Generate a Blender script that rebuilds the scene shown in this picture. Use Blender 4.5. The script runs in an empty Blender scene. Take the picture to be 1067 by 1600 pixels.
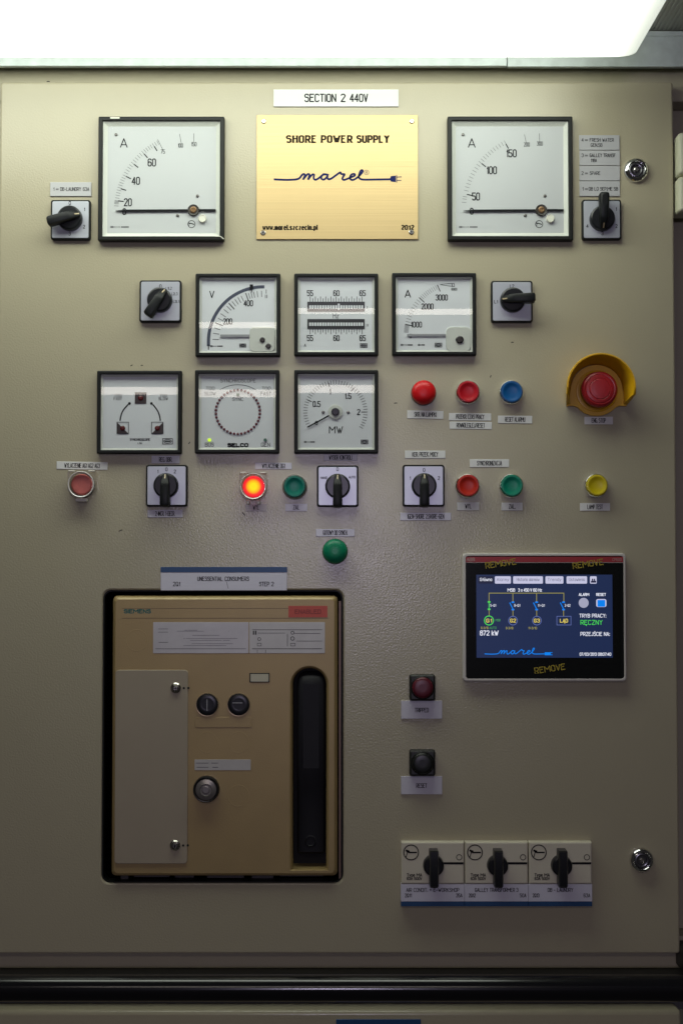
import bpy, bmesh, math, random
from mathutils import Vector, Matrix
R = math.radians
random.seed(4)
col = bpy.context.scene.collection
sc = bpy.context.scene

# ------------------------------------------------------------------ camera, world, light, exposure
F, D0, PITCH, Z0 = 2183.0, 1.6, R(2.0), 1.35        # focal length in photo pixels, distance to the door, pitch, eye height
cam = bpy.data.cameras.new('camera'); camo = bpy.data.objects.new('camera', cam); col.objects.link(camo)
cam.sensor_fit = 'VERTICAL'; cam.sensor_height = 36; cam.sensor_width = 24; cam.lens = F/1600*36
cam.clip_start = .01; cam.clip_end = 100
camo.location = (0, -D0, Z0); camo.rotation_euler = (R(90)+PITCH, 0, 0)
sc.camera = camo
w = bpy.data.worlds.new('World'); sc.world = w; w.use_nodes = True
w.node_tree.nodes['Background'].inputs[0].default_value = (1, .93, .86, 1)
w.node_tree.nodes['Background'].inputs[1].default_value = .02
LAMP = 5.7                                            # radiance of the lit diffuser
def area(name, loc, tgt, sx, sy, power, color):
    l = bpy.data.lights.new(name, 'AREA'); l.shape = 'RECTANGLE'; l.size = sx; l.size_y = sy; l.energy = power; l.color = color
    o = bpy.data.objects.new(name, l); col.objects.link(o); o.location = loc
    o.rotation_euler = (Vector(tgt)-Vector(loc)).to_track_quat('-Z', 'Y').to_euler(); return o
LAMP2_Y, LAMP2_Z = -2.02, .517
area('second_ceiling_light', (-.16, LAMP2_Y, Z0+LAMP2_Z+.02), (-.16, LAMP2_Y, 0), 1.05, .17, 4.9, (1, .90, .80))
area('distant_lamp', (-.03, -3.3, Z0+.126), (0, 0, Z0), .24, .20, 8.6, (.80, .71, 1))
sc.view_settings.view_transform = 'Standard'; sc.view_settings.look = 'None'
sc.view_settings.exposure = 0; sc.view_settings.gamma = 1
sc.cycles.use_denoising = True; sc.cycles.max_bounces = 8; sc.cycles.transparent_max_bounces = 12

# ------------------------------------------------------------------ measuring: photo pixel -> point on the plane d metres in front of the door
def unproj(px, py, d=0.0):
    x, v = (px-533.5)/F, (800-py)/F
    t = (D0-d)/(math.cos(PITCH)-v*math.sin(PITCH))
    return t*x, Z0+t*(math.sin(PITCH)+v*math.cos(PITCH)), t/F

# ------------------------------------------------------------------ materials
MATS = {}
def mat(name, c, rough=.5, metal=0., bump=0., scale=400., var=.06, vscale=25., spec=.5, emit=None, estr=1., coat=0., stretch=None):
    if name in MATS: return MATS[name]
    m = bpy.data.materials.new(name); m.use_nodes = True; nt = m.node_tree; b = nt.nodes['Principled BSDF']
    b.inputs['Roughness'].default_value = rough; b.inputs['Metallic'].default_value = metal
    b.inputs['Specular IOR Level'].default_value = spec; b.inputs['Coat Weight'].default_value = coat
    tc = nt.nodes.new('ShaderNodeTexCoord'); mp = nt.nodes.new('ShaderNodeMapping')
    nt.links.new(tc.outputs['Object'], mp.inputs[0])
    if stretch: mp.inputs['Scale'].default_value = stretch
    n = nt.nodes.new('ShaderNodeTexNoise'); n.inputs['Scale'].default_value = vscale; n.inputs['Detail'].default_value = 5
    nt.links.new(mp.outputs[0], n.inputs['Vector'])
    r = nt.nodes.new('ShaderNodeMix'); r.data_type = 'RGBA'
    nt.links.new(n.outputs['Fac'], r.inputs[0])
    r.inputs[6].default_value = [max(0, x*(1-var)) for x in c]+[1]; r.inputs[7].default_value = [min(1, x*(1+var)) for x in c]+[1]
    nt.links.new(r.outputs[2], b.inputs['Base Color'])
    if bump:
        n2 = nt.nodes.new('ShaderNodeTexNoise'); n2.inputs['Scale'].default_value = scale; n2.inputs['Detail'].default_value = 2
        nt.links.new(mp.outputs[0], n2.inputs['Vector'])
        bp = nt.nodes.new('ShaderNodeBump'); bp.inputs['Strength'].default_value = bump; bp.inputs['Distance'].default_value = .001
        nt.links.new(n2.outputs['Fac'], bp.inputs['Height']); nt.links.new(bp.outputs[0], b.inputs['Normal'])
    if emit:
        b.inputs['Emission Color'].default_value = list(emit)+[1]; b.inputs['Emission Strength'].default_value = estr
    MATS[name] = m; return m
def clear(name, tint, rough, ior=1.5, gain=1.0):
    m = bpy.data.materials.new(name); m.use_nodes = True; nt = m.node_tree; nt.nodes.clear()
    o = nt.nodes.new('ShaderNodeOutputMaterial'); mx = nt.nodes.new('ShaderNodeMixShader')
    t = nt.nodes.new('ShaderNodeBsdfTransparent'); t.inputs[0].default_value = list(tint)+[1]
    g = nt.nodes.new('ShaderNodeBsdfGlossy'); g.inputs['Roughness'].default_value = rough
    f = nt.nodes.new('ShaderNodeFresnel'); ge = nt.nodes.new('ShaderNodeNewGeometry'); im = nt.nodes.new('ShaderNodeMix')   # a thin sheet: the same from both sides
    im.inputs[2].default_value = ior; im.inputs[3].default_value = 1/ior; nt.links.new(ge.outputs['Backfacing'], im.inputs[0]); nt.links.new(im.outputs[0], f.inputs[0])
    nt.links.new(f.outputs[0], mx.inputs[0]); nt.links.new(t.outputs[0], mx.inputs[1]); nt.links.new(g.outputs[0], mx.inputs[2])
    nt.links.new(mx.outputs[0], o.inputs[0]); MATS[name] = m; return m
def glow(name, c, s=1.0):
    return mat(name, (.006, .006, .006), .3, spec=.25, emit=c, estr=s, var=0)
PAINT = mat('cream_paint', (.405, .367, .258), .30, bump=.21, scale=480, var=.05, vscale=6)
PAINT_FRAME = mat('cream_paint_frame', (.38, .345, .25), .42, bump=.1, scale=520, var=.06, vscale=9)
BLACK = mat('black_plastic', (.010, .011, .010), .45, bump=.05, spec=.22)
BLACKG = mat('black_gloss', (.008, .008, .010), .16)
KNOB = mat('knob_black', (.010, .011, .013), .28, spec=.35)
HANDLE = mat('handle_matt_black', (.008, .009, .010), .42, spec=.22)
WHITE = mat('dial_white', (.72, .735, .75), .55, var=.015)
TRAY = mat('tray_white', (.62, .63, .57), .5, var=.02)
PLATE = mat('silver_plate', (.47, .49, .54), .33, metal=.35, var=.03, vscale=90, bump=.03)
INK = mat('black_ink', (.012, .012, .014), .7, spec=.1)
INKL = mat('grey_ink', (.16, .16, .165), .7, spec=.1)
LABEL = mat('label_white', (.70, .70, .69), .42, var=.04, vscale=60)
LABELG = mat('label_grey', (.43, .43, .44), .45, var=.04, vscale=60)
DIALB = mat('dial_white_large', (.49, .50, .505), .55, var=.015)
LABELB = mat('label_bluish', (.60, .59, .66), .3, var=.05, vscale=70)
SIGNW = mat('sign_white', (.66, .66, .66), .4, var=.02)
BLUE = mat('blue_stripe', (.006, .055, .16), .4)
BRASS = mat('brushed_brass', (.57, .425, .205), .42, metal=.45, bump=.12, scale=60, var=.10, vscale=40, stretch=(.06, 1, 11))
CHROME = mat('chrome', (.78, .78, .78), .07, metal=1, var=.01)
STEEL = mat('screw_steel', (.55, .53, .48), .25, metal=1)
GALV = mat('galvanised_steel', (.52, .57, .57), .5, metal=.15, var=.25, vscale=70)
GOLD = mat('bronze_paint', (.34, .245, .105), .38, metal=.15, bump=.13, scale=800, var=.17, vscale=16, coat=.1)
GREYC = mat('grey_cover', (.335, .285, .205), .5, bump=.1, scale=900, var=.05)
DARK = mat('dark_void', (.006, .006, .006), .8)
YELLOW = mat('yellow_plastic', (.72, .40, .008), .33, var=.04)
REDM = mat('red_mushroom', (.36, .014, .020), .35)
GLASS = clear('instrument_glass', (.95, .96, .97), .012, 1.52)
GLASSM = clear('matt_instrument_glass', (.97, .98, .98), .3, 1.12)
COVER = clear('clear_plastic', (.90, .88, .90), .06, 1.6)
LAMPM = mat('lit_diffuser', (.85, .87, .84), .4, emit=(.94, 1, .88), estr=LAMP, var=0)
nt = LAMPM.node_tree; tc = nt.nodes.new('ShaderNodeTexCoord'); sp = nt.nodes.new('ShaderNodeSeparateXYZ'); mr = nt.nodes.new('ShaderNodeMapRange')   # the tube stops short of the diffuser's end
nt.links.new(tc.outputs['Object'], sp.inputs[0]); nt.links.new(sp.outputs['X'], mr.inputs['Value']); mr.interpolation_type = 'SMOOTHSTEP'
mr.inputs['From Min'].default_value = .235; mr.inputs['From Max'].default_value = .31; mr.inputs['To Min'].default_value = LAMP; mr.inputs['To Max'].default_value = .78
nt.links.new(mr.outputs[0], nt.nodes['Principled BSDF'].inputs['Emission Strength'])
# hand grease and wear: the gloss of the door paint varies a little
nt = PAINT.node_tree; n_ = nt.nodes.new('ShaderNodeTexNoise'); n_.inputs['Scale'].default_value = 11; n_.inputs['Detail'].default_value = 6; n_.inputs['Roughness'].default_value = .65
tc = nt.nodes.new('ShaderNodeTexCoord'); nt.links.new(tc.outputs['Object'], n_.inputs['Vector']); mr = nt.nodes.new('ShaderNodeMapRange'); nt.links.new(n_.outputs['Fac'], mr.inputs['Value'])
mr.inputs['From Min'].default_value = .3; mr.inputs['From Max'].default_value = .7; mr.inputs['To Min'].default_value = .205; mr.inputs['To Max'].default_value = .27; nt.links.new(mr.outputs[0], nt.nodes['Principled BSDF'].inputs['Roughness'])

# ------------------------------------------------------------------ mesh helpers (local frame: x right, z up, y towards the back)
def finish(name, bm, m, parent, smooth=30):
    bmesh.ops.recalc_face_normals(bm, faces=bm.faces[:])
    me = bpy.data.meshes.new(name); bm.to_mesh(me); bm.free()
    if smooth:
        me.set_sharp_from_angle(angle=R(smooth)); me.polygons.foreach_set('use_smooth', [name == 'glass' or (abs(p.normal.y) < .9995 and abs(p.normal.z) < .9995) for p in me.polygons])
    me.materials.append(m)
    o = bpy.data.objects.new(name, me); col.objects.link(o)
    if parent: o.parent = parent
    return o
def loft_bm(bm, loops, cap0=True, cap1=True, closed=True):
    """loops: equal-length lists of (x, y, z); closed rings bridged one after the other"""
    rows = [[bm.verts.new(p) for p in lp] for lp in loops]
    n = len(rows[0])
    for a, b in zip(rows, rows[1:]):
        for i in range(n if closed else n-1):
            j = (i+1) % n
            bm.faces.new((a[i], a[j], b[j], b[i]))
    if cap0: bm.faces.new(rows[0][::-1])
    if cap1: bm.faces.new(rows[-1])
def rr(x0, x1, z0, z1, r, y, n=5):
    r = max(min(r, (x1-x0)/2-1e-6, (z1-z0)/2-1e-6), 1e-6); out = []
    for cx, cz, a0 in ((x1-r, z1-r, 0), (x0+r, z1-r, 90), (x0+r, z0+r, 180), (x1-r, z0+r, 270)):
        for i in range(n+1):
            a = R(a0+90*i/n); out.append((cx+r*math.cos(a), y, cz+r*math.sin(a)))
    return out
def circ(cx, cz, r, y, n=40):
    return [(cx+r*math.cos(2*math.pi*i/n), y, cz+r*math.sin(2*math.pi*i/n)) for i in range(n)]
def stroke_bm(bm, pts, wd, y, contrast=None, closed=False):
    """a ribbon of width wd along 2-D points, mitred, lying at depth y"""
    P = [pts[0]]
    for p in pts[1:]:
        if math.hypot(p[0]-P[-1][0], p[1]-P[-1][1]) > 1e-7: P.append(p)
    if closed and math.hypot(P[0][0]-P[-1][0], P[0][1]-P[-1][1]) < 1e-7: P.pop()
    n = len(P)
    if n < 2: return
    if not closed:
        for i in range(1, n-1):
            a, b, c = P[i-1], P[i], P[i+1]; u = (b[0]-a[0], b[1]-a[1]); v = (c[0]-b[0], c[1]-b[1])
            if (u[0]*v[0]+u[1]*v[1]) < -.2*math.hypot(*u)*math.hypot(*v):
                stroke_bm(bm, P[:i+1], wd, y, contrast); stroke_bm(bm, P[i:], wd, y-2e-6, contrast); return
    def nrm(a, b):
        dx, dz = b[0]-a[0], b[1]-a[1]; l = math.hypot(dx, dz) or 1; return (-dz/l, dx/l)
    L = []; Rr = []
    for i in range(n):
        if closed: n1, n2 = nrm(P[i-1], P[i]), nrm(P[i], P[(i+1) % n])
        else:
            n1 = nrm(P[i-1], P[i]) if i else nrm(P[0], P[1]); n2 = nrm(P[i], P[i+1]) if i < n-1 else n1
        mx, mz = n1[0]+n2[0], n1[1]+n2[1]; l = math.hypot(mx, mz)
        if l < .35: mx, mz = n1; s = 1
        else: mx, mz = mx/l, mz/l; s = min(1/max(.4, mx*n1[0]+mz*n1[1]), 1.6)
        h = wd/2*s
        if contrast: h *= contrast+(1-contrast)*abs(mx)
        px, pz = P[i]
        if not closed and i in (0, n-1):
            e = (wd*.35 if not contrast else 0)*(-1 if i == 0 else 1); px += n1[1]*e; pz -= n1[0]*e
        L.append(bm.verts.new((px+mx*h, y, pz+mz*h))); Rr.append(bm.verts.new((px-mx*h, y, pz-mz*h)))
    for i in range(n if closed else n-1):
        j = (i+1) % n; bm.faces.new((L[i], Rr[i], Rr[j], L[j]))
def smooth_path(p, k=5):
    out = []
    for i in range(len(p)-1):
        a, b, c, d = p[max(i-1, 0)], p[i], p[i+1], p[min(i+2, len(p)-1)]
        for s in range(k):
            t = s/k
            out.append(tuple(.5*(2*b[q]+(c[q]-a[q])*t+(2*a[q]-5*b[q]+4*c[q]-d[q])*t*t+(3*b[q]-a[q]-3*c[q]+d[q])*t**3) for q in (0, 1)))
    return out+[p[-1]]

# ------------------------------------------------------------------ engraving alphabet (strokes on a 4 x 7 grid)
G = {'0': '100106173746413010', '1': '152720', '2': '06173746450040', '3': '06173746453424344341301001', '4': '30370242', '5': '470704344341301001',
 '6': '463717060110304143341403', '7': '074710', '8': '14050617374645341403011030414334', '9': '011030414637170604133344', 'A': '002740 1232',
 'B': '000737464534043443413000', 'C': '4637170601103041', 'D': '00073746413000', 'E': '47070040 0434', 'F': '470700 0434', 'G': '46371706011030414323',
 'H': '0007 4047 0444', 'I': '0007', 'J': '0110203137', 'K': '0007 4703 1440', 'L': '070040', 'M': '0007336760', 'N': '00074047',
 'O': '100106173746413010', 'P': '00073746443303', 'Q': '100106173746413010 2240', 'R': '00073746443303 2340', 'S': '463717060514344341301001',
 'T': '0747 2720', 'U': '070110304147', 'V': '072047', 'W': '0720354067', 'X': '0047 0740', 'Y': '0724 4724 2420', 'Z': '07470040',
 'a': '3425150401102031 3530', 'c': '3425150401102031', 'd': '3425150401102031 3730', 'e': '03333425150401102031', 'h': '0007 0415253430', 'i': '0005 0607',
 'k': '0007 3502 1330', 'l': '0007', 'm': '0005 04152420 24354440', 'n': '0005 0415253430', 'o': '100104152534312010', 'p': '0b05 0415253431201001',
 'r': '0005 041525', 's': '34251504132231201001', 't': '17112030 0535', 'u': '0501102031 3530', 'w': '0510233045', 'x': '0035 0530', 'y': '0510 350b',
 'z': '05350030', '.': '0001', '-': '0333', '=': '0242 0444', ',': '1100', '/': '0047', '+': '0444 2226', ':': '0001 0405',
 'Ę': '47070040 0434 302a3b', 'Ś': '463717060514344341301001 2839', 'Ą': '002740 1232 403a4b', 'ó': '100104152534312010 1728', 'ł': '1017 0325', 'Ł': '070040 0325'}
def _v(c): return -1 if c == 'a' else -2 if c == 'b' else int(c)
def text_bm(bm, s, cx, cz, h, y, wd=None, width=None, serif=False, align='c', rot=0):
    """lay out a line of lettering; h cap height, width: fit to this total width"""
    u = h/7; polys = []; x = 0
    gap = 2.7 if serif else 1.7
    for ch in s:
        if ch == ' ': x += 3.2; continue
        ps = [[(_v(t[i]), _v(t[i+1])) for i in range(0, len(t), 2)] for t in G[ch].split()]
        mx = max(p[0] for q in ps for p in q)
        for q in ps: polys.append([(x+a, b) for a, b in q])
        x += mx+gap
    tot = x-gap; sx = u if not width or tot < .1 else width/tot
    wd = (wd or h*.13)*(1.6 if serif else 1.12 if h > .0055 else .95)
    off = -tot/2 if align == 'c' else 0 if align == 'l' else -tot
    ca, sa = math.cos(rot), math.sin(rot)
    def T(p):
        a, b = (p[0]+off)*sx, (p[1]-3.5)*u; return (cx+a*ca-b*sa, cz+a*sa+b*ca)
    for q in polys:
        stroke_bm(bm, [T(p) for p in q], wd, y, contrast=.6 if serif else None)
        if serif:
            for k, p in ((0, q[0]), (-1, q[-1])):
                nb = q[1] if k == 0 else q[-2]
                if p[1] in (0, 7, 5) and abs(nb[1]-p[1]) > .5:
                    stroke_bm(bm, [T((p[0]-1.0, p[1])), T((p[0]+1.0, p[1]))], wd*.5, y-1e-5)

# ------------------------------------------------------------------ a thing: an Empty on the door, measured in photo pixels at depth d
class Thing:
    def __init__(s, name, label, cat, cx, cy, d=0., group=None, base=0., rot=0):
        s.cx, s.cy = cx, cy
        X, Z, s.k = unproj(cx, cy, d)
        s.o = bpy.data.objects.new(name, None); s.o.empty_display_size = .01; col.objects.link(s.o)
        s.o.location = (X, -base, Z); s.o['label'] = label; s.o['category'] = cat
        if rot: s.o.rotation_euler = (0, R(rot), 0)
        if group: s.o['group'] = group
    def p(s, px, py): return ((px-s.cx)*s.k, (s.cy-py)*s.k)
    def prism(s, name, m, box, d0, d1, r=0., bev=0., parent=None, n=5, smooth=30):
        """rounded box: pixel box (x0, y0, x1, y1), from depth d0 (back) to d1 (front), bevelled front edge"""
        x0, z1 = s.p(box[0], box[1]); x1, z0 = s.p(box[2], box[3]); r *= s.k; bm = bmesh.new()
        lp = [rr(x0, x1, z0, z1, r, -d0, n), rr(x0, x1, z0, z1, r, -(d1-bev), n)]
        if bev:
            for a in (30, 60, 90):
                i = bev*(1-math.cos(R(a))); lp.append(rr(x0+i, x1-i, z0+i, z1-i, max(r-i, 1e-5), -(d1-bev+bev*math.sin(R(a))), n))
        loft_bm(bm, lp); return finish(name, bm, m, parent or s.o, smooth)
    def ring(s, name, m, steps, parent=None, n=5, cap0=False, cap1=False, smooth=30):
        """steps: list of (pixel box, corner radius px, depth) bridged in turn"""
        bm = bmesh.new(); lp = []
        for b, r, d in steps:
            x0, z1 = s.p(b[0], b[1]); x1, z0 = s.p(b[2], b[3]); lp.append(rr(x0, x1, z0, z1, r*s.k, -d, n))
        loft_bm(bm, lp, cap0, cap1); return finish(name, bm, m, parent or s.o, smooth)
    def lathe(s, name, m, px, py, prof, parent=None, n=40, cap0=False, cap1=True, smooth=35):
        """prof: (radius px, depth m) from back to front"""
        x, z = s.p(px, py); bm = bmesh.new()
        loft_bm(bm, [circ(x, z, r*s.k, -d, n) for r, d in prof], cap0, cap1); return finish(name, bm, m, parent or s.o, smooth)
    def ink(s, name, m, draw, parent=None):
        bm = bmesh.new(); draw(bm); return finish(name, bm, m, parent or s.o, 0)
    def write(s, m, items, d, parent=None, name='lettering'):
        """items: (text, px, py, cap height px, width px or None[, options])"""
        for it in items:
            bm = bmesh.new()
            t, px, py, h, wd = it[:5]; kw = dict(it[5]) if len(it) > 5 else {}
            x, z = s.p(px, py)
            if 'wd' in kw: kw['wd'] *= s.k
            text_bm(bm, t, x, z, h*s.k, -d, width=wd*s.k if wd else None, **kw)
            o = finish(name, bm, m, parent or s.o, 0)
        return o
    def lines(s, m, segs, d, name='marking', parent=None):
        """segs: (list of pixel points, width px[, closed])"""
        one = name in ('fine_scale', 'small_print', 'maker_mark', 'screw_slot')          # too fine to pick apart: joined
        bm = bmesh.new()
        for i, g in enumerate(segs):
            stroke_bm(bm, [s.p(*q) for q in g[0]], g[1]*s.k, -d, closed=len(g) > 2 and g[2])
            if not one or i == len(segs)-1:
                o = finish(name, bm, m, parent or s.o, 0); bm = bmesh.new()
        bm.free()
        if one: o['kind'] = 'stuff'
        return o
def arc(cx, cy, r, a0, a1, n=24):
    return [(cx-r*math.cos(R(a0+(a1-a0)*i/n)), cy-r*math.sin(R(a0+(a1-a0)*i/n))) for i in range(n+1)]      # 0 = left, 90 = up
def ring_pts(cx, cy, r, n=28): return arc(cx, cy, r, 0, 360, n)[:-1]

# ================================================================== THE SETTING
def struct(o, kind='structure'): o['kind'] = kind; return o
def wbox(name, m, x0, x1, y0, y1, z0, z1, parent=None, bev=0.):
    bm = bmesh.new(); bmesh.ops.create_cube(bm, size=1)
    for v in bm.verts: v.co = ((x0+x1)/2+v.co.x*(x1-x0), (y0+y1)/2+v.co.y*(y1-y0), (z0+z1)/2+v.co.z*(z1-z0))
    if bev: bmesh.ops.bevel(bm, geom=bm.edges[:], offset=bev, segments=3, affect='EDGES', profile=.5)
    return finish(name, bm, m, parent)
def Zp(py, d=0.): return unproj(533.5, py, d)[1]
def Xp(px, py=800, d=0.): return unproj(px, py, d)[0]

# ceiling: ribbed sheet, seen at the upper right beside the lamp
zc = Zp(52)
bm = bmesh.new(); rows = []
xs = []; x = -1.2
while x < 1.2:
    xs += [(x, 0), (x+.0028, 0), (x+.0034, .0012), (x+.0044, .0012)]; x += .005
for y in (0.03, -2.6): rows.append([(a, y, zc+b) for a, b in xs])
loft_bm(bm, rows, False, False, closed=False)
struct(finish('ceiling', bm, mat('ceiling_grey', (.33, .34, .31), .6), None, 0))

# galvanised trunking along the top of the cabinet, two lengths butted together
for x0, x1, yy, lab in ((-1.2, Xp(789.6, 95), -.012, 'long galvanised steel trunking above the cabinet, brightly lit'),
                        (Xp(790.6, 95), 1.2, -.010, 'galvanised steel trunking above the cabinet, from joint to corner, in shade')):
    t = bpy.data.objects.new('trunking', None); col.objects.link(t); t.location = ((x0+x1)/2, 0, Zp(104)); t['label'] = lab; t['category'] = 'trunking'
    h = zc-Zp(103)-.001; c = (x1-x0)/2
    wbox('trunking_face', GALV, -c, c, yy, yy+.007, Zp(103, .012)-Zp(104), h, t, .0008)
    wbox('trunking_lip', GALV, -c+.002, c-.002, yy-.003, yy-.0004, h-.006, h-.0005, t, .0008)

# cabinet: frame rails, dark interior behind the breaker cut-out
cab = bpy.data.objects.new('switchboard_cabinet', None); col.objects.link(cab); cab.location = (0, .02, Zp(1521)); cab['label'] = 'cream painted steel switchboard cabinet whose large door carries the instruments'; cab['category'] = 'cabinet'
zb = cab.location.z
FY = 0.0
def rail(name, x0, x1, z0, z1): return wbox(name, PAINT_FRAME, x0, x1, FY, FY+.05, z0-zb, z1-zb, cab, .0015)
rail('top_rail', -1.2, 1.2, Zp(150), Zp(84))
rail('bottom_rail', -1.2, 1.2, Zp(1521), Zp(1470))
wbox('side_rail', PAINT_FRAME, Xp(1030), 1.2, .03, .06, Zp(1469.5)-zb, Zp(150.5)-zb, cab, .0015)
rail('side_rail', -1.2, Xp(20), Zp(1469.5), Zp(150.5))
wbox('interior', DARK, Xp(60), Xp(640), .16, .17, Zp(1440)-zb, Zp(860)-zb, cab)
for a, b, c, d in ((60, 62, 1440, 860), (638, 640, 1440, 860)): wbox('interior_wall', DARK, Xp(a), Xp(b), .012, .158, Zp(c)-zb, Zp(d)-zb, cab)
for a, b in ((1440, 1438), (862, 860)): wbox('interior_wall', DARK, Xp(63), Xp(637), .012, .158, Zp(a)-zb, Zp(b)-zb, cab)

# the door with its rectangular cut-out
dz = zb
HX0, HX1, HZ0, HZ1 = Xp(160, 1150), Xp(536, 1150), Zp(1380)-dz, Zp(922)-dz; DZ0 = Zp(1490)-dz
DX0, DX1, DZ1 = Xp(1.5, 130), Xp(1056, 800), Zp(128)-dz
bm = bmesh.new(); e = .002
loft_bm(bm, [rr(HX0, HX1, HZ0, HZ1, .010, .019, 6), rr(HX0, HX1, HZ0, HZ1, .010, e, 6), rr(HX0-e*.3, HX1+e*.3, HZ0-e*.3, HZ1+e*.3, .010, e*.3, 6), rr(HX0-e, HX1+e, HZ0-e, HZ1+e, .011, 0, 6),
             rr(DX0+e, DX1-e, DZ0+e, DZ1-e, .002, 0, 6), rr(DX0+e*.3, DX1-e*.3, DZ0+e*.3, DZ1-e*.3, .003, e*.3, 6), rr(DX0, DX1, DZ0, DZ1, .003, e, 6), rr(DX0, DX1, DZ0, DZ1, .003, .0195, 6)], False, False)
door = finish('door', bm, PAINT, cab, 40); door.location.y = -.02; door['label'] = 'large cream painted steel door carrying all the instruments'
bm = bmesh.new()
loft_bm(bm, [rr(HX0+.0002, HX1-.0002, HZ0+.0002, HZ1-.0002, .0098, .0185, 6), rr(HX0+.0002, HX1-.0002, HZ0+.0002, HZ1-.0002, .0098, .0015, 6), rr(HX0+.0016, HX1-.0016, HZ0+.0016, HZ1-.0016, .0085, .0015, 6), rr(HX0+.0016, HX1-.0016, HZ0+.0016, HZ1-.0016, .0085, .0185, 6)], False, False)
finish('cutout_edging', bm, BLACK, door, 40)
for px, py, l, a in ((381, 803, 6, -50), (76, 127.6, 4, 0), (206, 571, 3, 30), (222, 571, 2.5, 0), (800, 535, 3, 0), (296, 692, 3, 60), (189, 829, 5, 20), (618, 630, 4, 5), (766, 588, 3, 70)):
    X, Z, k = unproj(px, py); bm = bmesh.new(); c, s = math.cos(R(a))*l*k/2, math.sin(R(a))*l*k/2
    stroke_bm(bm, smooth_path([(X-c, Z-dz-s), (X+.2*s, Z-dz+.2*c), (X+c, Z-dz+s)], 3), 1.3*k, -.00012); finish('paint_chip', bm, INK, door, 0)

# hinge knuckles on the neighbouring frame at the right
for y0, y1, lab in ((204, 270, 'upper cream hinge block beside the door lock, rounded top'), (273, 328, 'lower cream hinge block under the first, rounded bottom')):
    T = Thing('hinge_block', lab, 'hinge', 1074, (y0+y1)/2, .02, base=-.02)
    T.prism('knuckle', mat('hinge_cream', (.62, .62, .47), .4), (1061.5, y0, 1086, y1), 0, .035, 5, .004)
    T.prism('mounting_plate', PAINT_FRAME, (1066, y0+6, 1100, y1-6), 0, .006, 1, .001)
    for py in (y0+8, y1-8): T.lathe('screw', STEEL, 1074, py, [(3, .034), (3, .036), (2.4, .0366)])

# grab rail below the door
t = bpy.data.objects.new('grab_rail', None); col.objects.link(t); t['label'] = 'glossy black horizontal grab rail below the cabinet door'; t['category'] = 'rail'
RD = .06; zr = Zp(1544, RD); t.location = (0, -RD, zr); rad = 20.5*unproj(533, 1544, RD)[2]
bm = bmesh.new()
loft_bm(bm, [[(xx, rad*math.cos(2*math.pi*i/32), rad*math.sin(2*math.pi*i/32)) for i in range(32)] for xx in (-.9, -.3, .3, .9)])
finish('tube', bm, BLACKG, t, 40)
for x0, x1 in ((Xp(1055, 1500, -.018), Xp(1090, 1500, -.018)), (Xp(-70, 1500, .04), Xp(-40, 1500, .04))):
    wbox('bracket', BLACK, x0, x1, -.006, .078, .004, Zp(1491, .04)-zr, t, .002)
# strip and lower door beneath the rail
t = bpy.data.objects.new('cabinet_plinth_strip', None); col.objects.link(t); t.location = (0, .03, Zp(1590)); t['label'] = 'dark grey steel strip behind the black grab rail'; t['category'] = 'strip'
wbox('strip_face', mat('dark_grey_steel', (.10, .10, .095), .5), -1.2, 1.2, 0, .03, 0, Zp(1521.8)-Zp(1590), t, .001)
low = bpy.data.objects.new('lower_cabinet', None); col.objects.link(low); low.location = (0, -.004, Zp(1900)); low['label'] = 'cream lower cabinet under the black grab rail, only its top edge showing'; low['category'] = 'cabinet'
wbox('door', PAINT, Xp(-30), Xp(1063, 1590), 0, .03, 0, Zp(1579, .004)-Zp(1900), low, .005)
T = Thing('blue_label', 'dark blue label plate on the lower cabinet, mostly cut off', 'label', 591, 1606, .005, base=.004)
T.prism('plate', BLUE, (525, 1593, 657.5, 1618), .0002, .0014, .5, .0003)
T.prism('text_field', LABELB, (525.5, 1618.3, 657, 1650), .0002, .0013, .5, .0003)

# ceiling lamp in front of the cabinet top
HL, LY0 = None, -.122
t_ = D0+LY0
X1, ZL, _ = unproj(991, 92, -LY0)
lamp = bpy.data.objects.new('ceiling_lamp', None); col.objects.link(lamp); lamp.location = (0, 0, ZL); lamp['label'] = 'lit white fluorescent ceiling lamp with rounded diffuser above the cabinet'; lamp['category'] = 'lamp'
def rrxy(i, z, r=.015):
    return [(a, c, z) for a, b, c in [(p[0], 0, p[2]) for p in rr(-.57+i, X1-i, LY0-.20+i, LY0-i, r, 0, 8)]]
bm = bmesh.new()
loft_bm(bm, [rrxy(.0, .058), rrxy(0, .006), rrxy(.0015, .002), rrxy(.006, 0)], True, True); finish('diffuser', bm, LAMPM, lamp, 40)
bm = bmesh.new(); hh = zc-ZL-.001
loft_bm(bm, [rrxy(.006, .0585), rrxy(.006, max(hh, .062))], True, True); finish('housing', bm, mat('lamp_housing', (.7, .7, .68), .5), lamp, 40)

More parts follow.
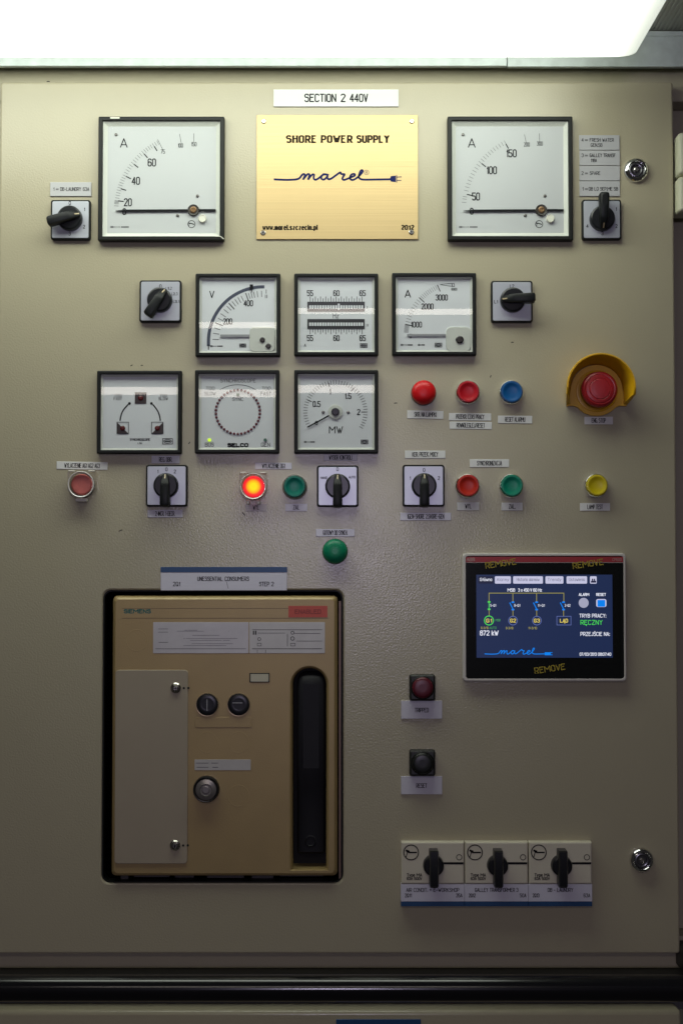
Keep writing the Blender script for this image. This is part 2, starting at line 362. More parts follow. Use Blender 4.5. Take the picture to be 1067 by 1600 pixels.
# ================================================================== LABEL PLATES
def plate(name, label, box, texts, m=LABEL, th=.0012, rot=0, cat='label', ink=INK, group=None, d0=0.0002):
    T = Thing(name, label, cat, (box[0]+box[2])/2, (box[1]+box[3])/2, th, rot=rot, group=group)
    T.prism('plate', m, box, d0, th, .4, .0003)
    if texts: T.write(ink, texts, th+.00015)
    return T
def tape(label, x0, y0, x1, y1, text, h=6.5, frac=.62, rot=0, m=LABEL, dx=0):
    return plate('tape_label', label, (x0, y0, x1, y1), [(text, (x0+x1)/2+dx, (y0+y1)/2, h, (x1-x0)*frac, {'wd': .85})], m, .0006, rot)
plate('section_sign', 'white engraved sign reading SECTION 2 440V above the brass plate', (427.5, 139.5, 622.5, 166.5), [('SECTION', 500.5, 153, 11.5, 48, {'wd': 1.7}), ('2', 536, 153, 11.5, 6, {'wd': 1.7}), ('440V', 560.5, 153, 11.5, 27, {'wd': 1.7})], SIGNW, .002, cat='sign')
plate('engraved_label', 'grey label reading DB-LAUNDRY above the switch left of the ammeter', (79, 284.5, 143, 306.5), [('1', 84.5, 295.5, 5, 1.5, {'wd': .8}), ('=', 90, 295.5, 5, 4, {'wd': .8}), ('DB-LAUNDRY', 111, 295.5, 5.2, 32, {'wd': .8}), ('63A', 135, 295.5, 5.2, 9, {'wd': .8})], LABELG, .0016)
for y0, y1, a, b, lab in ((211, 234.4, 'FRESH WATER', 'GEN.SB', 'FRESH WATER'), (235, 258.4, 'GALLEY TRANSF', '118A', 'GALLEY TRANSF'), (259, 282.2, 'SPARE', None, 'SPARE'), (282.8, 306.5, 'DB LO SEP.ME SB', None, 'DB LO SEP.ME SB')):
    num = {211: '4', 235: '3', 259: '2', 282.8: '1'}[y0]; cy = (y0+y1)/2
    o = .6 if y0 > 230 else 0
    ty = cy-4 if b else cy+(0 if y0 < 282 else .5)
    it = [(num, 909.5, ty, 5, 2.6, {'wd': .8}), ('=', 915.5, ty, 5, 4, {'wd': .8}), (a, 921 if y0 < 282 else 919.5, ty, 5, {211: 37, 235: 40, 259: 16, 282.8: 45}[y0], {'wd': .8, 'align': 'l'})]
    if b: it.append((b, 922.5, cy+4, 5, {211: 17.5, 235: 9}[y0], {'wd': .8, 'align': 'l'}))
    plate('engraved_label', 'grey engraved label strip reading %s above the right hand switch' % lab, (904.3+o, y0, 967.3+o, y1), it, LABELG, .0016)
tape('white tape label under the plain red lamp, reading NA LAMPKI', 636, 641.5, 692.5, 654, 'SKR. NA LAMPKI', rot=1.2, frac=.6)
tape('white tape label reading PRACY under the red chrome button, upper of two', 701, 645.5, 767, 657, 'PRZEKR. CZAS PRACY', frac=.66, rot=.6)
tape('white tape label ending in RESET under the red chrome button, lower of two', 702, 659, 768, 670.3, 'ROWNOLEGLEJ/RESET', frac=.66, rot=.6)
tape('white tape label reading RESET ALARMU under the blue button', 777.5, 649.5, 831, 661.5, 'RESET ALARMU', frac=.58, rot=.6)
tape('white tape label reading STOP under the yellow emergency stop guard', 912.5, 651, 957, 663, 'ENG. STOP', frac=.48)
tape('white tape label reading KER. PRZEK. MOCY above a cam switch', 632.5, 704, 695.5, 716, 'KER. PRZEK. MOCY', frac=.63)
tape('white tape label reading SYNCHRONIZACJA above orange and green buttons', 733.5, 717.5, 795, 729.8, 'SYNCHRONIZACJA', frac=.62)
tape('small white tape label reading WYL under the orange button', 714, 784.8, 748.3, 797, 'WYL', frac=.27)
tape('small white tape label reading ZAL under the green chrome button', 783, 785.3, 816.2, 797.5, 'ZAL.', frac=.29)
tape('white tape label reading LAMP TEST under the yellow button', 905.5, 786, 952.5, 798, 'LAMP TEST', frac=.5)
tape('long white tape label under the switch beside the orange button', 625, 801, 704.5, 812.8, '1GEN-SHORE 2.SHORE-GEN', frac=.72, m=LABELB)
tape('white tape label reading AG1 AG2 AG3 above the unlit covered button', 89, 721.5, 168.5, 733.5, 'WYLACZENIE AG1 AG2 AG3', frac=.69, rot=1)
tape('bluish tape label under the arrow synchroscope, reading REG. OBR.', 237.3, 712, 281, 724, 'REG. OBR.', frac=.45, m=LABELB)
tape('bluish tape label under the 1-0-2 switch below the arrow synchroscope', 231, 796.5, 285.5, 808.5, '2-INCR. 1-DECR.', frac=.55, m=LABELB)
tape('translucent tape label above the lit button, partly glared', 399, 723, 456, 733, 'WYLACZENIE DG1', frac=.62, m=LABELB)
tape('small pinkish tape label reading WYL under the lit button', 383.5, 787, 417, 798.5, 'WYL', frac=.28, m=mat('label_pinkish', (.46, .42, .43), .35))
tape('small glossy tape label under the green button beside the lit one', 446, 787, 480, 798.5, 'ZAL', frac=.28, m=LABELB)
tape('grey tape label under the megawatt meter, reading WYBOR KONTROLI', 506, 709.5, 558, 720, 'WYBOR KONTROLI', frac=.68, m=mat('label_dull', (.42, .42, .44), .3))
tape('tape label above the single green dome lamp, reading SYNCH', 493.5, 826.5, 554, 838, 'GOTOWY DO SYNCH.', frac=.62, m=LABELB)
for y, tx in ((1094, 'TRIPPED'), (1212, 'RESET')):
    plate('engraved_label', 'white engraved label reading %s under a square black button' % tx, (626.5, y+1, 690.5, y+29), [(tx, 658.5, y+15.5, 6.2, 21 if tx == 'TRIPPED' else 16, {'wd': .95})], LABELB, .0016)
T = plate('engraved_label', 'white label with blue top band reading UNESSENTIAL CONSUMERS above the breaker', (251.5, 886, 448.5, 922.5), [('UNESSENTIAL', 328.5, 904.3, 6, 39, {'wd': .95}), ('CONSUMERS', 370.5, 904.3, 6, 37, {'wd': .95}), ('2Q1', 276.3, 912.5, 6, 10.5, {'wd': .95}), ('STEP', 413, 912.5, 6, 15, {'wd': .95}), ('2', 426, 912.5, 6, 3.2, {'wd': .95})], mat('label_lilac', (.62, .61, .70), .4), .0018)
T.prism('blue_band', BLUE, (251.3, 885.8, 448.7, 894.3), .0003, .0021, .3, .0002)
T.lines(INK, [(((354, 909), (357, 919.5)), .5)], .0020, 'scratch')

# ================================================================== BRASS PLATE
T = Thing('brass_plate', 'brushed brass plate engraved SHORE POWER SUPPLY with blue cable lettering', 'plate', 527, 276.5, .002)
T.prism('plate', BRASS, (401, 178.5, 653, 374.5), .0003, .002, .5, .0004)
BR = mat('engraved_black', (.02, .015, .008), .6, spec=.1)
T.write(BR, [('SHORE', 471, 216.8, 10, 45.5, {'wd': 2.05, 'serif': True}), ('POWER', 526, 216.8, 10, 46.5, {'wd': 2.05, 'serif': True}), ('SUPPLY', 582.5, 216.8, 10, 48.5, {'wd': 2.05, 'serif': True}),
             ('www.marel.szczecin.pl', 453.5, 356, 7, 84, {'wd': 1.35, 'serif': True}), ('2012', 636.5, 356, 6.5, 18.5, {'wd': 1.4, 'serif': True})], .00215)
LOGO = [(45, 126), (90, 128), (140, 129.5), (190, 128), (222, 124), (240, 114), (256, 94), (268, 84), (279, 88), (277, 104), (268, 124), (284, 104), (300, 86), (314, 86), (314, 102), (306, 124), (322, 104), (338, 88), (351, 89), (348, 108), (350, 122), (362, 129), (382, 120), (404, 102),
        (424, 88), (446, 88), (424, 86), (408, 104), (410, 122), (428, 127), (448, 110), (458, 88), (454, 112), (464, 125), (486, 118), (520, 94), (545, 76), (556, 72), (562, 84), (586, 86), (578, 102), (570, 122), (584, 130), (612, 120), (644, 106), (666, 96), (664, 84), (644, 86), (630, 104), (632, 124), (652, 130), (680, 116), (712, 86), (728, 62), (720, 53), (708, 66), (698, 96), (702, 116), (722, 126), (760, 128)]
def logo(T, m, fx, fy, d, wd, tail, name='cable_script'):
    pts = [(fx(a), fy(b)) for a, b in LOGO]
    T.lines(m, [(smooth_path(pts, 4)+[(fx(tail), fy(125))], wd)], d, name)
fx = lambda a: 420+a/4.963
fy = lambda b: 255+b/4.963
NAVY = mat('navy_ink', (.008, .014, .085), .6, spec=.1)
logo(T, NAVY, fx, fy, .00215, 3.1, 938)
def draw(bm):
    loft_bm(bm, [[(x, -.00215, z) for x, z in [T.p(fx(a), fy(b)) for a, b in ((936, 122), (946, 100), (984, 96), (984, 147), (946, 143))]]], True, False)
T.ink('plug_body', NAVY, draw)
T.lines(NAVY, [([(fx(990), fy(94)), (fx(990), fy(149))], 1.2), ([(fx(995), fy(108)), (fx(1026), fy(106))], 1.2), ([(fx(995), fy(133)), (fx(1024), fy(134))], 1.2)], .00215, 'plug_prong')
T.lines(NAVY, [(ring_pts(fx(757), fy(71), 3.7), .6, True)], .00215, 'registered_mark'); T.write(NAVY, [('R', fx(757), fy(71), 4, 2.6, {'wd': .6})], .00215)
for px, py in ((412, 188.5), (643.5, 188.5), (411.5, 364.5), (642.5, 363.5)):
    s = T.lathe('screw', STEEL, px, py, [(4.2, .002), (4.0, .0027), (3.0, .0032)], n=20); T.lines(INK, [([(px-2, py), (px+2, py)], .8), ([(px, py-2), (px, py+2)], .8)], .0033, 'screw_slot', s)

# ================================================================== METERS
def reflect_tilt(py):
    """how far the glass leans so that the second ceiling light mirrors at this height"""
    v = math.atan((800-py)/F)+PITCH; z = Zp(py)-Z0
    return (v-math.atan2(LAMP2_Z-z, -LAMP2_Y))/2
def meter(name, label, box, bez, ins, glass_py, big=False):
    x0, y0, x1, y1 = box; dF = .009 if not big else .010
    T = Thing(name, label, 'meter', (x0+x1)/2, (y0+y1)/2, dF)
    b = lambda i: (x0+i, y0+i, x1-i, y1-i)
    dd = .0035 if not big else .003                      # depth of the dial
    T.ring('bezel', BLACK, [(b(.6), 2, .0003), (b(0), 2, .001), (b(0), 2, dF-.0015), (b(.7), 1.8, dF-.0004), (b(1.8), 1.5, dF), (b(bez-1), 1.2, dF), (b(bez-.2), 1, dF-.0006), (b(bez), 1, dF-.002), (b(bez), 1, dF-.004)])
    T.ring('dial_surround', TRAY, [(b(bez-.5), 1, dF-.003), (b(bez+.6), 1, dF-.003), (b(bez+ins), 1, dd), (b(bez+ins+1), 1, dd-.0004)])
    T.prism('dial', DIALB if big else WHITE, b(bez+ins-.5), dd-.001, dd, .5)
    ix0, iz1 = T.p(x0+bez-.3, y0+bez-.3); ix1, iz0 = T.p(x1-bez+.3, y1-bez+.3)
    bm = bmesh.new(); a = reflect_tilt(glass_py) if glass_py else 0; yg = -(dF-.0022); h = (iz1-iz0)/2
    dy = math.tan(a)*h
    # a pane bulging very slightly, leaning by a fraction of a degree
    N = 8; vs = [[bm.verts.new((ix0+(ix1-ix0)*i/N, yg-dy*(2*j/N-1)-(0 if big else .00022)*(1-(2*j/N-1)**2), iz0+(iz1-iz0)*j/N)) for i in range(N+1)] for j in range(N+1)]
    for j in range(N):
        for i in range(N): bm.faces.new((vs[j][i], vs[j][i+1], vs[j+1][i+1], vs[j+1][i]))
    finish('glass', bm, GLASSM if big else GLASS, T.o, 60)
    T.dd = dd+.0002
    return T
def deif(T, cx, cy, w_=11, h_=6):
    T.lines(INK, [([(cx-w_/2, cy-h_/2), (cx+w_/2, cy-h_/2), (cx+w_/2, cy+h_/2), (cx-w_/2, cy+h_/2)], .9, True), ([(cx+w_*.40*math.cos(q*math.pi/10), cy+h_*.33*math.sin(q*math.pi/10)) for q in range(20)], .8, True), ([(cx-w_*.26, cy), (cx+w_*.26, cy)], h_*.22)], T.dd, 'maker_mark')
def tiny(T, px, py, wid, m=INKL):
    T.lines(m, [([(px+a*wid, py), (px+b_*wid, py)], hh_) for a, b_, hh_ in ((0, .1, 3), (.16, .26, 1.2), (.32, .38, 1), (.44, .5, 1.2), (.6, .76, 2), (.8, 1, 2.2))], T.dd, 'small_print')

def big_meter(label, box, ox, nums, ticks, minor, piv):
    T = meter('panel_ammeter', label, box, 7, 6.5, None, True); d = T.dd; px, py = piv
    sg = []
    for a, r0, r1, wd in ticks: sg.append((arc(px, py, r0, a, a, 1)[:1]+arc(px, py, r1, a, a, 1)[:1], wd))
    T.lines(INK, sg, d, 'scale_tick')
    T.lines(INKL, [(arc(px, py, 118, a, a, 1)[:1]+arc(px, py, 124.5, a, a, 1)[:1], .7) for a in minor], d, 'fine_scale')
    T.write(INK, nums, d)
    T.write(INK, [('A', ox+39.2, 220, 13.5, 10.5, {'wd': 1.4})], d, name='unit_letter')
    # pointer with its counterweight
    def draw(bm):
        for poly in ([(px-122, py+1), (px-107, py-.9), (px-8, py-1.4), (px-8, py+2.2), (px-107, py+2.6), (px-122, py+1.6)], [(px+8, py-1.6), (px+35, py-1.6), (px+35, py+2), (px+8, py+2)]):
            loft_bm(bm, [[(x, -y, z) for x, z in [T.p(*q) for q in poly]] for y in (d+.0012, d+.0020)])
    T.ink('pointer', INK, draw)
    hb = T.lathe('hub', mat('hub_dark', (.03, .022, .015), .4), px, py, [(9, d), (9, d+.0026), (8.2, d+.0032), (6.6, d+.0030)], n=28)
    T.lathe('hub_screw', mat('hub_brown', (.20, .11, .05), .35, metal=.5), px, py, [(5.4, d+.0028), (5.0, d+.0038), (3.4, d+.0042), (2.6, d+.0038)], hb, 24)
    T.lathe('zero_adjuster', mat('ivory_knob', (.72, .70, .60), .4), px+14, py+13.5, [(6.4, d), (6.4, d+.003), (5.4, d+.0038), (5, d+.0034)], n=24)
    for qx, qy in ((px-122, 207), (px+6, 304), (px-25, 335)): T.lathe('screw', mat('dark_screw', (.16, .15, .14), .35, metal=.8), qx, qy, [(2.5, d), (2.3, d+.0008), (1.2, d+.0012)], n=14)
    T.lines(INK, [(ring_pts(px-3.2, 348.5, 5.6), 1.0, True), ([(px-7.5, 346.8), (px-4, 347.4), (px+.6, 348.8)], 1.5), ([(px-6.5, 347), (px-7, 351)], .8)], d, 'maker_mark')
    tiny(T, ox+20, 353, 27)
    return T
def lerp_angles(vals, step_vals):
    out = []
    for v in step_vals:
        for (a, va), (b_, vb) in zip(vals, vals[1:]):
            if a <= v <= b_: out.append(va+(vb-va)*(v-a)/(b_-a)); break
    return out
sc1 = [(0, -.5), (20, 7.4), (40, 27), (60, 49), (75, 63.2)]
tk = lambda vals, big: [(a, 111 if b_ else 113, 119 if b_ else 119, 1.5) for a, b_ in vals]
W1 = {'wd': 1.5}
T1 = big_meter('square black framed ammeter scaled to 75, beside the DB-LAUNDRY switch', (153.5, 180.5, 350.5, 376.5), 153,
          [('20', 199, 314, 11, 11, W1), ('40', 211.3, 280, 11, 11.5, W1), ('60', 236.3, 251, 11, 11.5, W1), ('0', 193.5, 328.7, 9, 4, W1), ('75', 253.5, 233.7, 6, 6, {'wd': .8}), ('100', 281, 224, 6, 7.5, {'wd': .8}), ('150', 302, 222, 6, 8, {'wd': .8})],
          [(a, 111, 118.5, 1.6) for a in (7.4, 16.8, 27, 38, 49, 58.6)]+[(63.2, 108, 126, .6), (79.5, 109, 123, .6), (90, 109, 122, .6), (-.6, 112, 120, .9)],
          lerp_angles(sc1, [10]+list(range(14, 76, 2))), (302, 327))
T1.prism('bezel_chip', mat('chip_cream', (.66, .66, .56), .5), (172, 182, 187, 184.4), .0095, .0103, 1.2)
T1.lines(mat('chip_cream', (1, 1, 1)), [([(337, 369.6), (345, 370), (350, 374)], 1.2)], .0102, 'bezel_scratch')
sc2 = [(0, -.3), (50, 12.4), (100, 38.7), (150, 62.6)]
T2 = big_meter('square black framed ammeter scaled to 150, beside the stack of grey labels', (699.3, 180.3, 894.8, 376), 698.5,
          [('50', 744, 304.8, 11, 11, W1), ('100', 768.5, 263.3, 11, 15.5, W1), ('150', 799.5, 236.5, 11, 15.5, W1), ('0', 737.3, 328, 9, 4, W1), ('200', 824, 222.5, 6, 8.5, {'wd': .8}), ('300', 844.5, 221, 6, 8.5, {'wd': .8})],
          [(a, 111, 118.5, 1.6) for a in (12.4, 38.7, 62.6)]+[(78, 109, 123, .6), (89, 108, 122, .6), (-.3, 112, 120, .9)],
          lerp_angles(sc2, [25, 35, 42]+list(range(55, 151, 5))), (846, 327))

# voltmeter
T = meter('panel_voltmeter', 'small square voltmeter with thick curved blue-grey scale band', (305.5, 426.5, 438, 557), 6, 3.5, 528); d = T.dd
BAND = mat('blue_grey_ink', (.055, .065, .10), .5)
T.lines(BAND, [([(325.5, 538)]+arc(411, 532, 85.5, 0, 90, 40), 5)], d, 'scale_band'); T.lines(INK, [([(325.5, 538), (325.5, 545)], 1.6)], d, 'band_tail')
T.lines(INKL, [(arc(411, 532, 70, a, a, 1)[:1]+arc(411, 532, 79, a, a, 1)[:1], 1.1) for a in (2, 9, 15, 21, 27, 33, 39, 44, 48, 52, 56, 60, 64, 70, 73, 76, 79, 83, 88)], d, 'fine_scale')
T.lines(INKL, [(arc(411, 532, 68, a, a, 1)[:1]+arc(411, 532, 80, a, a, 1)[:1], 1.7) for a in (21, 48, 70)], d, 'scale_tick')
T.write(INK, [('200', 355.5, 501, 8.5, 13, {'wd': 1.2}), ('400', 387.7, 472.3, 8.5, 13.5, {'wd': 1.2}), ('V', 330.5, 458.5, 10, 6.5, {'wd': 1.4}), ('I', 415.6, 454, 6, .1, {'wd': 1}), ('II', 415.6, 461.5, 5, 2.4, {'wd': .9})], d)
T.prism('setting_marker', INK, (390, 443, 395, 451), d, d+.0012, .4); T.lines(INK, [([(392.5, 451), (393, 455)], 1.2)], d+.0006, 'marker_tip')
T.prism('pointer', mat('pointer_grey', (.30, .30, .31), .45), (344, 522, 398, 525.6), d+.0008, d+.0015, .8)
T.prism('movement_cover', TRAY, (390, 510, 429.5, 549), d-.0003, d+.002, 7, .0006)
for q in ((410, 530.5), (419.2, 540.2)): T.lathe('adjuster', BLACKG, q[0], q[1], [(4.3, d+.0015), (4.2, d+.0032), (3, d+.0036)], n=22)
tiny(T, 329, 540, 18); deif(T, 379, 539, 9.5, 5)

# frequency meter: two rows of reeds
T = meter('reed_frequency_meter', 'small square frequency meter with two rows of white reeds from 55 to 65', (459.5, 426.5, 591, 556), 6, 3.5, 497); d = T.dd
for y0, y1, ya, yb, ty0, ty1 in ((470, 485.5, 475.8, 481.2, 462, 470), (497.3, 513, 503, 508.2, 513.4, 521)):
    s = T.prism('reed_window', mat('window_dark', (.03, .03, .032), .5), (480, y0, 569.8, y1), d-.0002, d+.0003, .4)
    for i in range(21):
        xa = 483+i*4.06
        up = 2.6 if (i == 11 and y0 < 480) else 0
        T.prism('reed', WHITE, (xa, ya-up, xa+3.1, yb+up*.6), d+.0003, d+.0008, .2, parent=s, n=1)
    T.lines(INK, [([(484.5+i*4.06, ty1 if y0 < 480 else ty0), (484.5+i*4.06, (ty0 if i % 2 == 0 else ty0+3) if y0 < 480 else (ty1 if i % 2 == 0 else ty1-3))], .9) for i in range(21)], d, 'scale_tick')
T.write(INK, [(n_, x_, y_, 8, 8.6, {'wd': 1.2}) for y_ in (456.5, 527.3) for n_, x_ in (('55', 484.3), ('60', 525.5), ('65', 566.5))]+[('I', 574, 479, 3.5, .1, {'wd': .9}), ('II', 574, 507, 3.5, 2.2, {'wd': .8}), ('A', 476.5, 538.5, 4, 2.6, {'wd': .7})], d)
T.write(INKL, [('Hz', 524.7, 492.3, 7, 8.5, {'wd': 1})], d, name='unit_letter'); deif(T, 568.3, 539, 10.5, 6)

# 3000 A meter
T = meter('panel_ammeter', 'small square ammeter scaled to 3000 with one black adjuster', (612.5, 425.5, 744, 555.5), 6, 3.5, 499); d = T.dd
px, py = 718, 523
T.lines(INK, [(arc(px, py, 76, a, a, 1)[:1]+arc(px, py, 86, a, a, 1)[:1], 1.4) for a in (11.6, 43.5, 66.6)], d, 'scale_tick')
T.lines(INKL, [(arc(px, py, 80, a, a, 1)[:1]+arc(px, py, 87, a, a, 1)[:1], .6) for a in lerp_angles([(0, 0), (10, 11.6), (20, 43.5), (30, 66.6)], [x*.01 for x in range(300, 3001, 100)])], d, 'fine_scale')
T.lines(INK, [([(688, 443), (701, 441.4), (710, 441.2), (710.5, 446), (701, 445)], .8, True), ([(706.5, 441.5), (707, 446)], 1)], d, 'overload_wedge')
T.write(INK, [('3000', 690.3, 463.3, 8.3, 18, {'wd': 1.2}), ('2000', 668, 477.5, 8.3, 18, {'wd': 1.2}), ('1000', 650.5, 506, 8, 16.5, {'wd': 1.1}), ('0', 641.5, 524, 6, 2.6, {'wd': 1}), ('A', 637.3, 457.3, 11, 8.5, {'wd': 1.4}), ('6000', 710, 450.2, 3.6, 8.5, {'wd': .7})], d)
T.prism('pointer', mat('pointer_grey', (1, 1, 1)), (636, 521.2, 698, 524.4), d+.0008, d+.0015, .8)
T.prism('movement_cover', TRAY, (697, 510, 735.5, 548.5), d-.0003, d+.002, 8, .0006)
T.lathe('adjuster', BLACKG, 718, 530.3, [(6.2, d+.0015), (6, d+.0034), (4.5, d+.0040)], n=26)
tiny(T, 627, 538, 17); tiny(T, 654, 538, 9); deif(T, 685, 538.3, 10.5, 6)

# synchroscope with arrows
T = meter('arrow_synchroscope', 'square synchroscope with two curved arrows and three dark squares', (151.5, 578.5, 284, 709), 6, 3, 610); d = T.dd
SQ = mat('dark_square', (.045, .03, .03), .5); LEDR = mat('red_led_off', (.10, .008, .008), .25)
s = T.prism('indicator', SQ, (210, 612, 228, 630), d-.0002, d+.0003, .3); T.lathe('led', LEDR, 219, 621, [(4.2, d+.0002), (3.8, d+.0012), (2, d+.0018)], s, 20)
for cx, sg in ((191.2, 1), (245.4, -1)):
    def draw(bm, cx=cx, sg=sg):
        loft_bm(bm, [[(x, -y, z) for x, z in [T.p(*q) for q in ((cx-9*sg, 659), (cx-9*sg, 677), (cx+9*sg, 677))]] for y in (d-.0002, d+.0003)])
    s = T.ink('indicator', SQ, draw)
    T.lines(INK, [([(cx-9, 659), (cx+9, 659), (cx+9, 677), (cx-9, 677)], .9, True)], d+.0004, 'outline', s)
    T.lathe('led', LEDR, cx, 668.3, [(4.2, d+.0002), (3.8, d+.0012), (2, d+.0018)], s, 20)
for pts, tip in ((([(187, 656), (188.5, 648), (192, 640), (199, 631.5)]), (201.5, 629.5)), ([(250, 656), (248.5, 648), (245, 640), (238.5, 631.5)], (236, 629.5))):
    T.lines(INK, [(smooth_path(pts, 5), 2.0)], d, 'arrow')
    T.lathe('arrow_head', INK, tip[0], tip[1], [(2.2, d), (2.0, d+.0002)], n=10)
T.write(INKL, [('TOO', 183.3, 617, 4, 11, {'wd': .7}), ('FAST', 183.3, 622, 4.2, 12.5, {'wd': .8}), ('TOO', 254.5, 617, 4, 11, {'wd': .7}), ('SLOW', 254.5, 622, 4.2, 14.5, {'wd': .8})], d)
T.write(INK, [('SYNCHROSCOPE', 218.3, 686.3, 3.2, 31, {'wd': .7}), ('LSG', 218, 692, 2.4, 6, {'wd': .5})], d); deif(T, 261.4, 689, 15.5, 8.5)

# synchroscope with a ring of red LEDs
T = meter('led_ring_synchroscope', 'square synchroscope with a ring of small dark red lights', (304.5, 577.5, 436.5, 708.5), 6, 3.5, 616); d = T.dd
LEDD = mat('dark_red_led', (.12, .012, .022), .35)
for i in range(38):
    a = 2*math.pi*i/38; T.lathe('led', LEDD, 371.3+34.5*math.sin(a), 643-34.5*math.cos(a), [(2.15, d), (2.0, d+.0008), (1, d+.0013)], n=12)
T.lines(INK, [(arc(371.3, 652, 52, 58, 122, 24), .8)], d, 'arc_line')
T.write(INKL, [('SYNCHROSCOPE', 371.5, 593.5, 5.2, 55, {'wd': .8}), ('TOO', 328, 605.8, 5, 13, {'wd': .8}), ('SLOW', 328, 614, 5, 17, {'wd': .8}), ('TOO', 415.7, 605.8, 5, 13, {'wd': .8}), ('FAST', 415.2, 614, 5, 16, {'wd': .8}), ('SYNC', 371.3, 622.8, 5, 17, {'wd': .8}), ('BUS', 327, 694.3, 5.6, 13, {'wd': .9}), ('GEN', 414.8, 694.3, 5.6, 13.5, {'wd': .9})], d)
T.write(INK, [('SELCO', 371.5, 695, 4.6, 31, {'wd': 2.0})], d, name='maker_lettering')
for q, m_ in (((371.3, 616), mat('green_led_off', (.01, .10, .04), .3)), ((414.3, 687), mat('green_led_off', (1, 1, 1))), ((327, 687), glow('green_yellow_led', (.62, .95, .03), 1.1))):
    T.prism('status_led', m_, (q[0]-2.4, q[1]-2.4, q[0]+2.4, q[1]+2.4), d-.0001, d+.001, 1.5, .0003)

# megawatt meter
T = meter('megawatt_meter', 'square megawatt meter with central black hub and pointer near zero', (459.5, 577.5, 591, 708.5), 6, 3.5, 606); d = T.dd; px, py = 524, 643
T.lines(INK, [(arc(px, py, 41, a, a, 1)[:1]+arc(px, py, 47, a, a, 1)[:1], 1.2) for a in (-28, 23.5, 77, 127, 180)], d, 'scale_tick')
T.lines(INKL, [(arc(px, py, 44, a, a, 1)[:1]+arc(px, py, 50, a, a, 1)[:1], .9) for a in [-28+5.2*i for i in range(47)]], d, 'fine_scale')
T.write(INK, [('0,5', 494.5, 630.5, 8, 11, {'wd': 1.2}), ('1', 515.5, 611, 8, 1.5, {'wd': 1.2}), ('1,5', 543.5, 618, 8, 9.5, {'wd': 1.2}), ('2', 560.3, 643, 8, 4, {'wd': 1.2}), ('MW', 524.8, 671, 10, 20.5, {'wd': 1.3})], d)
T.lines(INK, [([(482, 666), (493, 660.2), (517, 647)], 2.2), ([(480, 667.2), (484, 665)], .9), ([(490.5, 661.5), (494, 657.5), (496.5, 658.3), (495.3, 663)], 1.4, True)], d+.0012, 'pointer')
T.lathe('hub_ring', TRAY, px, py, [(11.5, d), (11.5, d+.0012), (10, d+.0016)], n=32); T.lathe('hub', BLACKG, px, py, [(6.3, d+.0016), (6.2, d+.0034), (4.8, d+.0038)], n=26)
for q in (505, 544): T.lathe('screw', mat('dark_screw', (1, 1, 1)), q, 643.4, [(2.5, d), (2.3, d+.0008), (1.2, d+.0012)], n=14)
tiny(T, 476, 690, 15); deif(T, 569.5, 690, 10.5, 6)

# ================================================================== CAM SWITCHES
def cam_switch(label, box, kc, ldir, nums, L=33):
    x0, y0, x1, y1 = box
    T = Thing('cam_switch', label, 'switch', (x0+x1)/2, (y0+y1)/2, .007, group='square cam switches on the door')
    T.prism('mounting_plate', BLACK, box, .0003, .0062, 4, .001)
    T.prism('face_plate', PLATE, (x0+2.6, y0+2.6, x1-2.6, y1-2.6), .005, .0068, 2.5, .0003)
    if nums: T.write(INK, nums, .00695)
    kx, ky = kc
    T.lathe('knob_disc', KNOB, kx, ky, [(19.5, .0068), (19.5, .0125), (18.6, .0142), (16.5, .015)], n=44)
    l = math.hypot(*ldir); ux, uy = ldir[0]/l, ldir[1]/l
    bm = bmesh.new(); rows = []
    def sec(s_, hw, dtop):
        out = []
        for q, dep in ((-hw, .0140), (-hw, dtop-.0022), (-hw*.86, dtop-.0006), (-hw*.55, dtop), (hw*.55, dtop), (hw*.86, dtop-.0006), (hw, dtop-.0022), (hw, .0140)):
            x, z = T.p(kx+ux*s_-uy*q, ky+uy*s_+ux*q); out.append((x, -dep, z))
        return out
    secs = [(-18.2, 2.0, .0172), (-16.5, 4.4, .0182), (-4, 6.6, .0245), (0, 6.8, .0255), (16, 7.0, .0265), (L-5, 7.4, .0268), (L-1.6, 7.0, .0262), (L, 5.2, .0245)]
    loft_bm(bm, [sec(*q) for q in secs]); h = finish('handle', bm, HANDLE, T.o, 28)
    # pointer mark laid on the sloping nose
    bm = bmesh.new(); vs = []
    for s_, dep in ((-17.2, .0180), (-10.5, .0214)):
        for q in (-.9, .9):
            x, z = T.p(kx+ux*s_-uy*q, ky+uy*s_+ux*q); vs.append(bm.verts.new((x, -dep-.0004, z)))
    bm.faces.new((vs[0], vs[1], vs[3], vs[2])); finish('pointer_mark', bm, mat('mark_brass', (.45, .36, .22), .4), h, 0)
    return T
w8 = {'wd': .9}
cam_switch('cam switch under the DB-LAUNDRY label, handle turned sideways', (79.5, 311.5, 141.5, 374.5), (110.5, 342), (-31, 9), [('0', 109.5, 317, 5, 2.6, w8), ('1', 132.3, 327, 5, 1.2, w8), ('2', 132, 354.3, 5, 2.4, w8), ('3', 109.5, 365.3, 5, 2.6, w8)])
cam_switch('cam switch under the stack of four grey labels, handle up', (909, 311, 970.5, 374.5), (939.5, 342.5), (.6, -33), [('1', 962, 326.5, 5, 1.2, w8), ('2', 962.5, 353.3, 5, 2.4, w8), ('3', 940.3, 364.8, 5, 2.6, w8), ('4', 917, 353.3, 5, 2.6, w8)], 37)
cam_switch('cam switch beside the voltmeter, handle turned diagonally', (218, 437.3, 283.5, 503.5), (250.5, 469.5), (-17, 27), [('0', 251, 447, 5, 2.8, w8), ('L1L2', 264, 450.3, 4, 9, {'wd': .6}), ('L2L3', 273, 459, 4, 9, {'wd': .6}), ('L3L1', 275.5, 471, 4, 9, {'wd': .6})], 32)
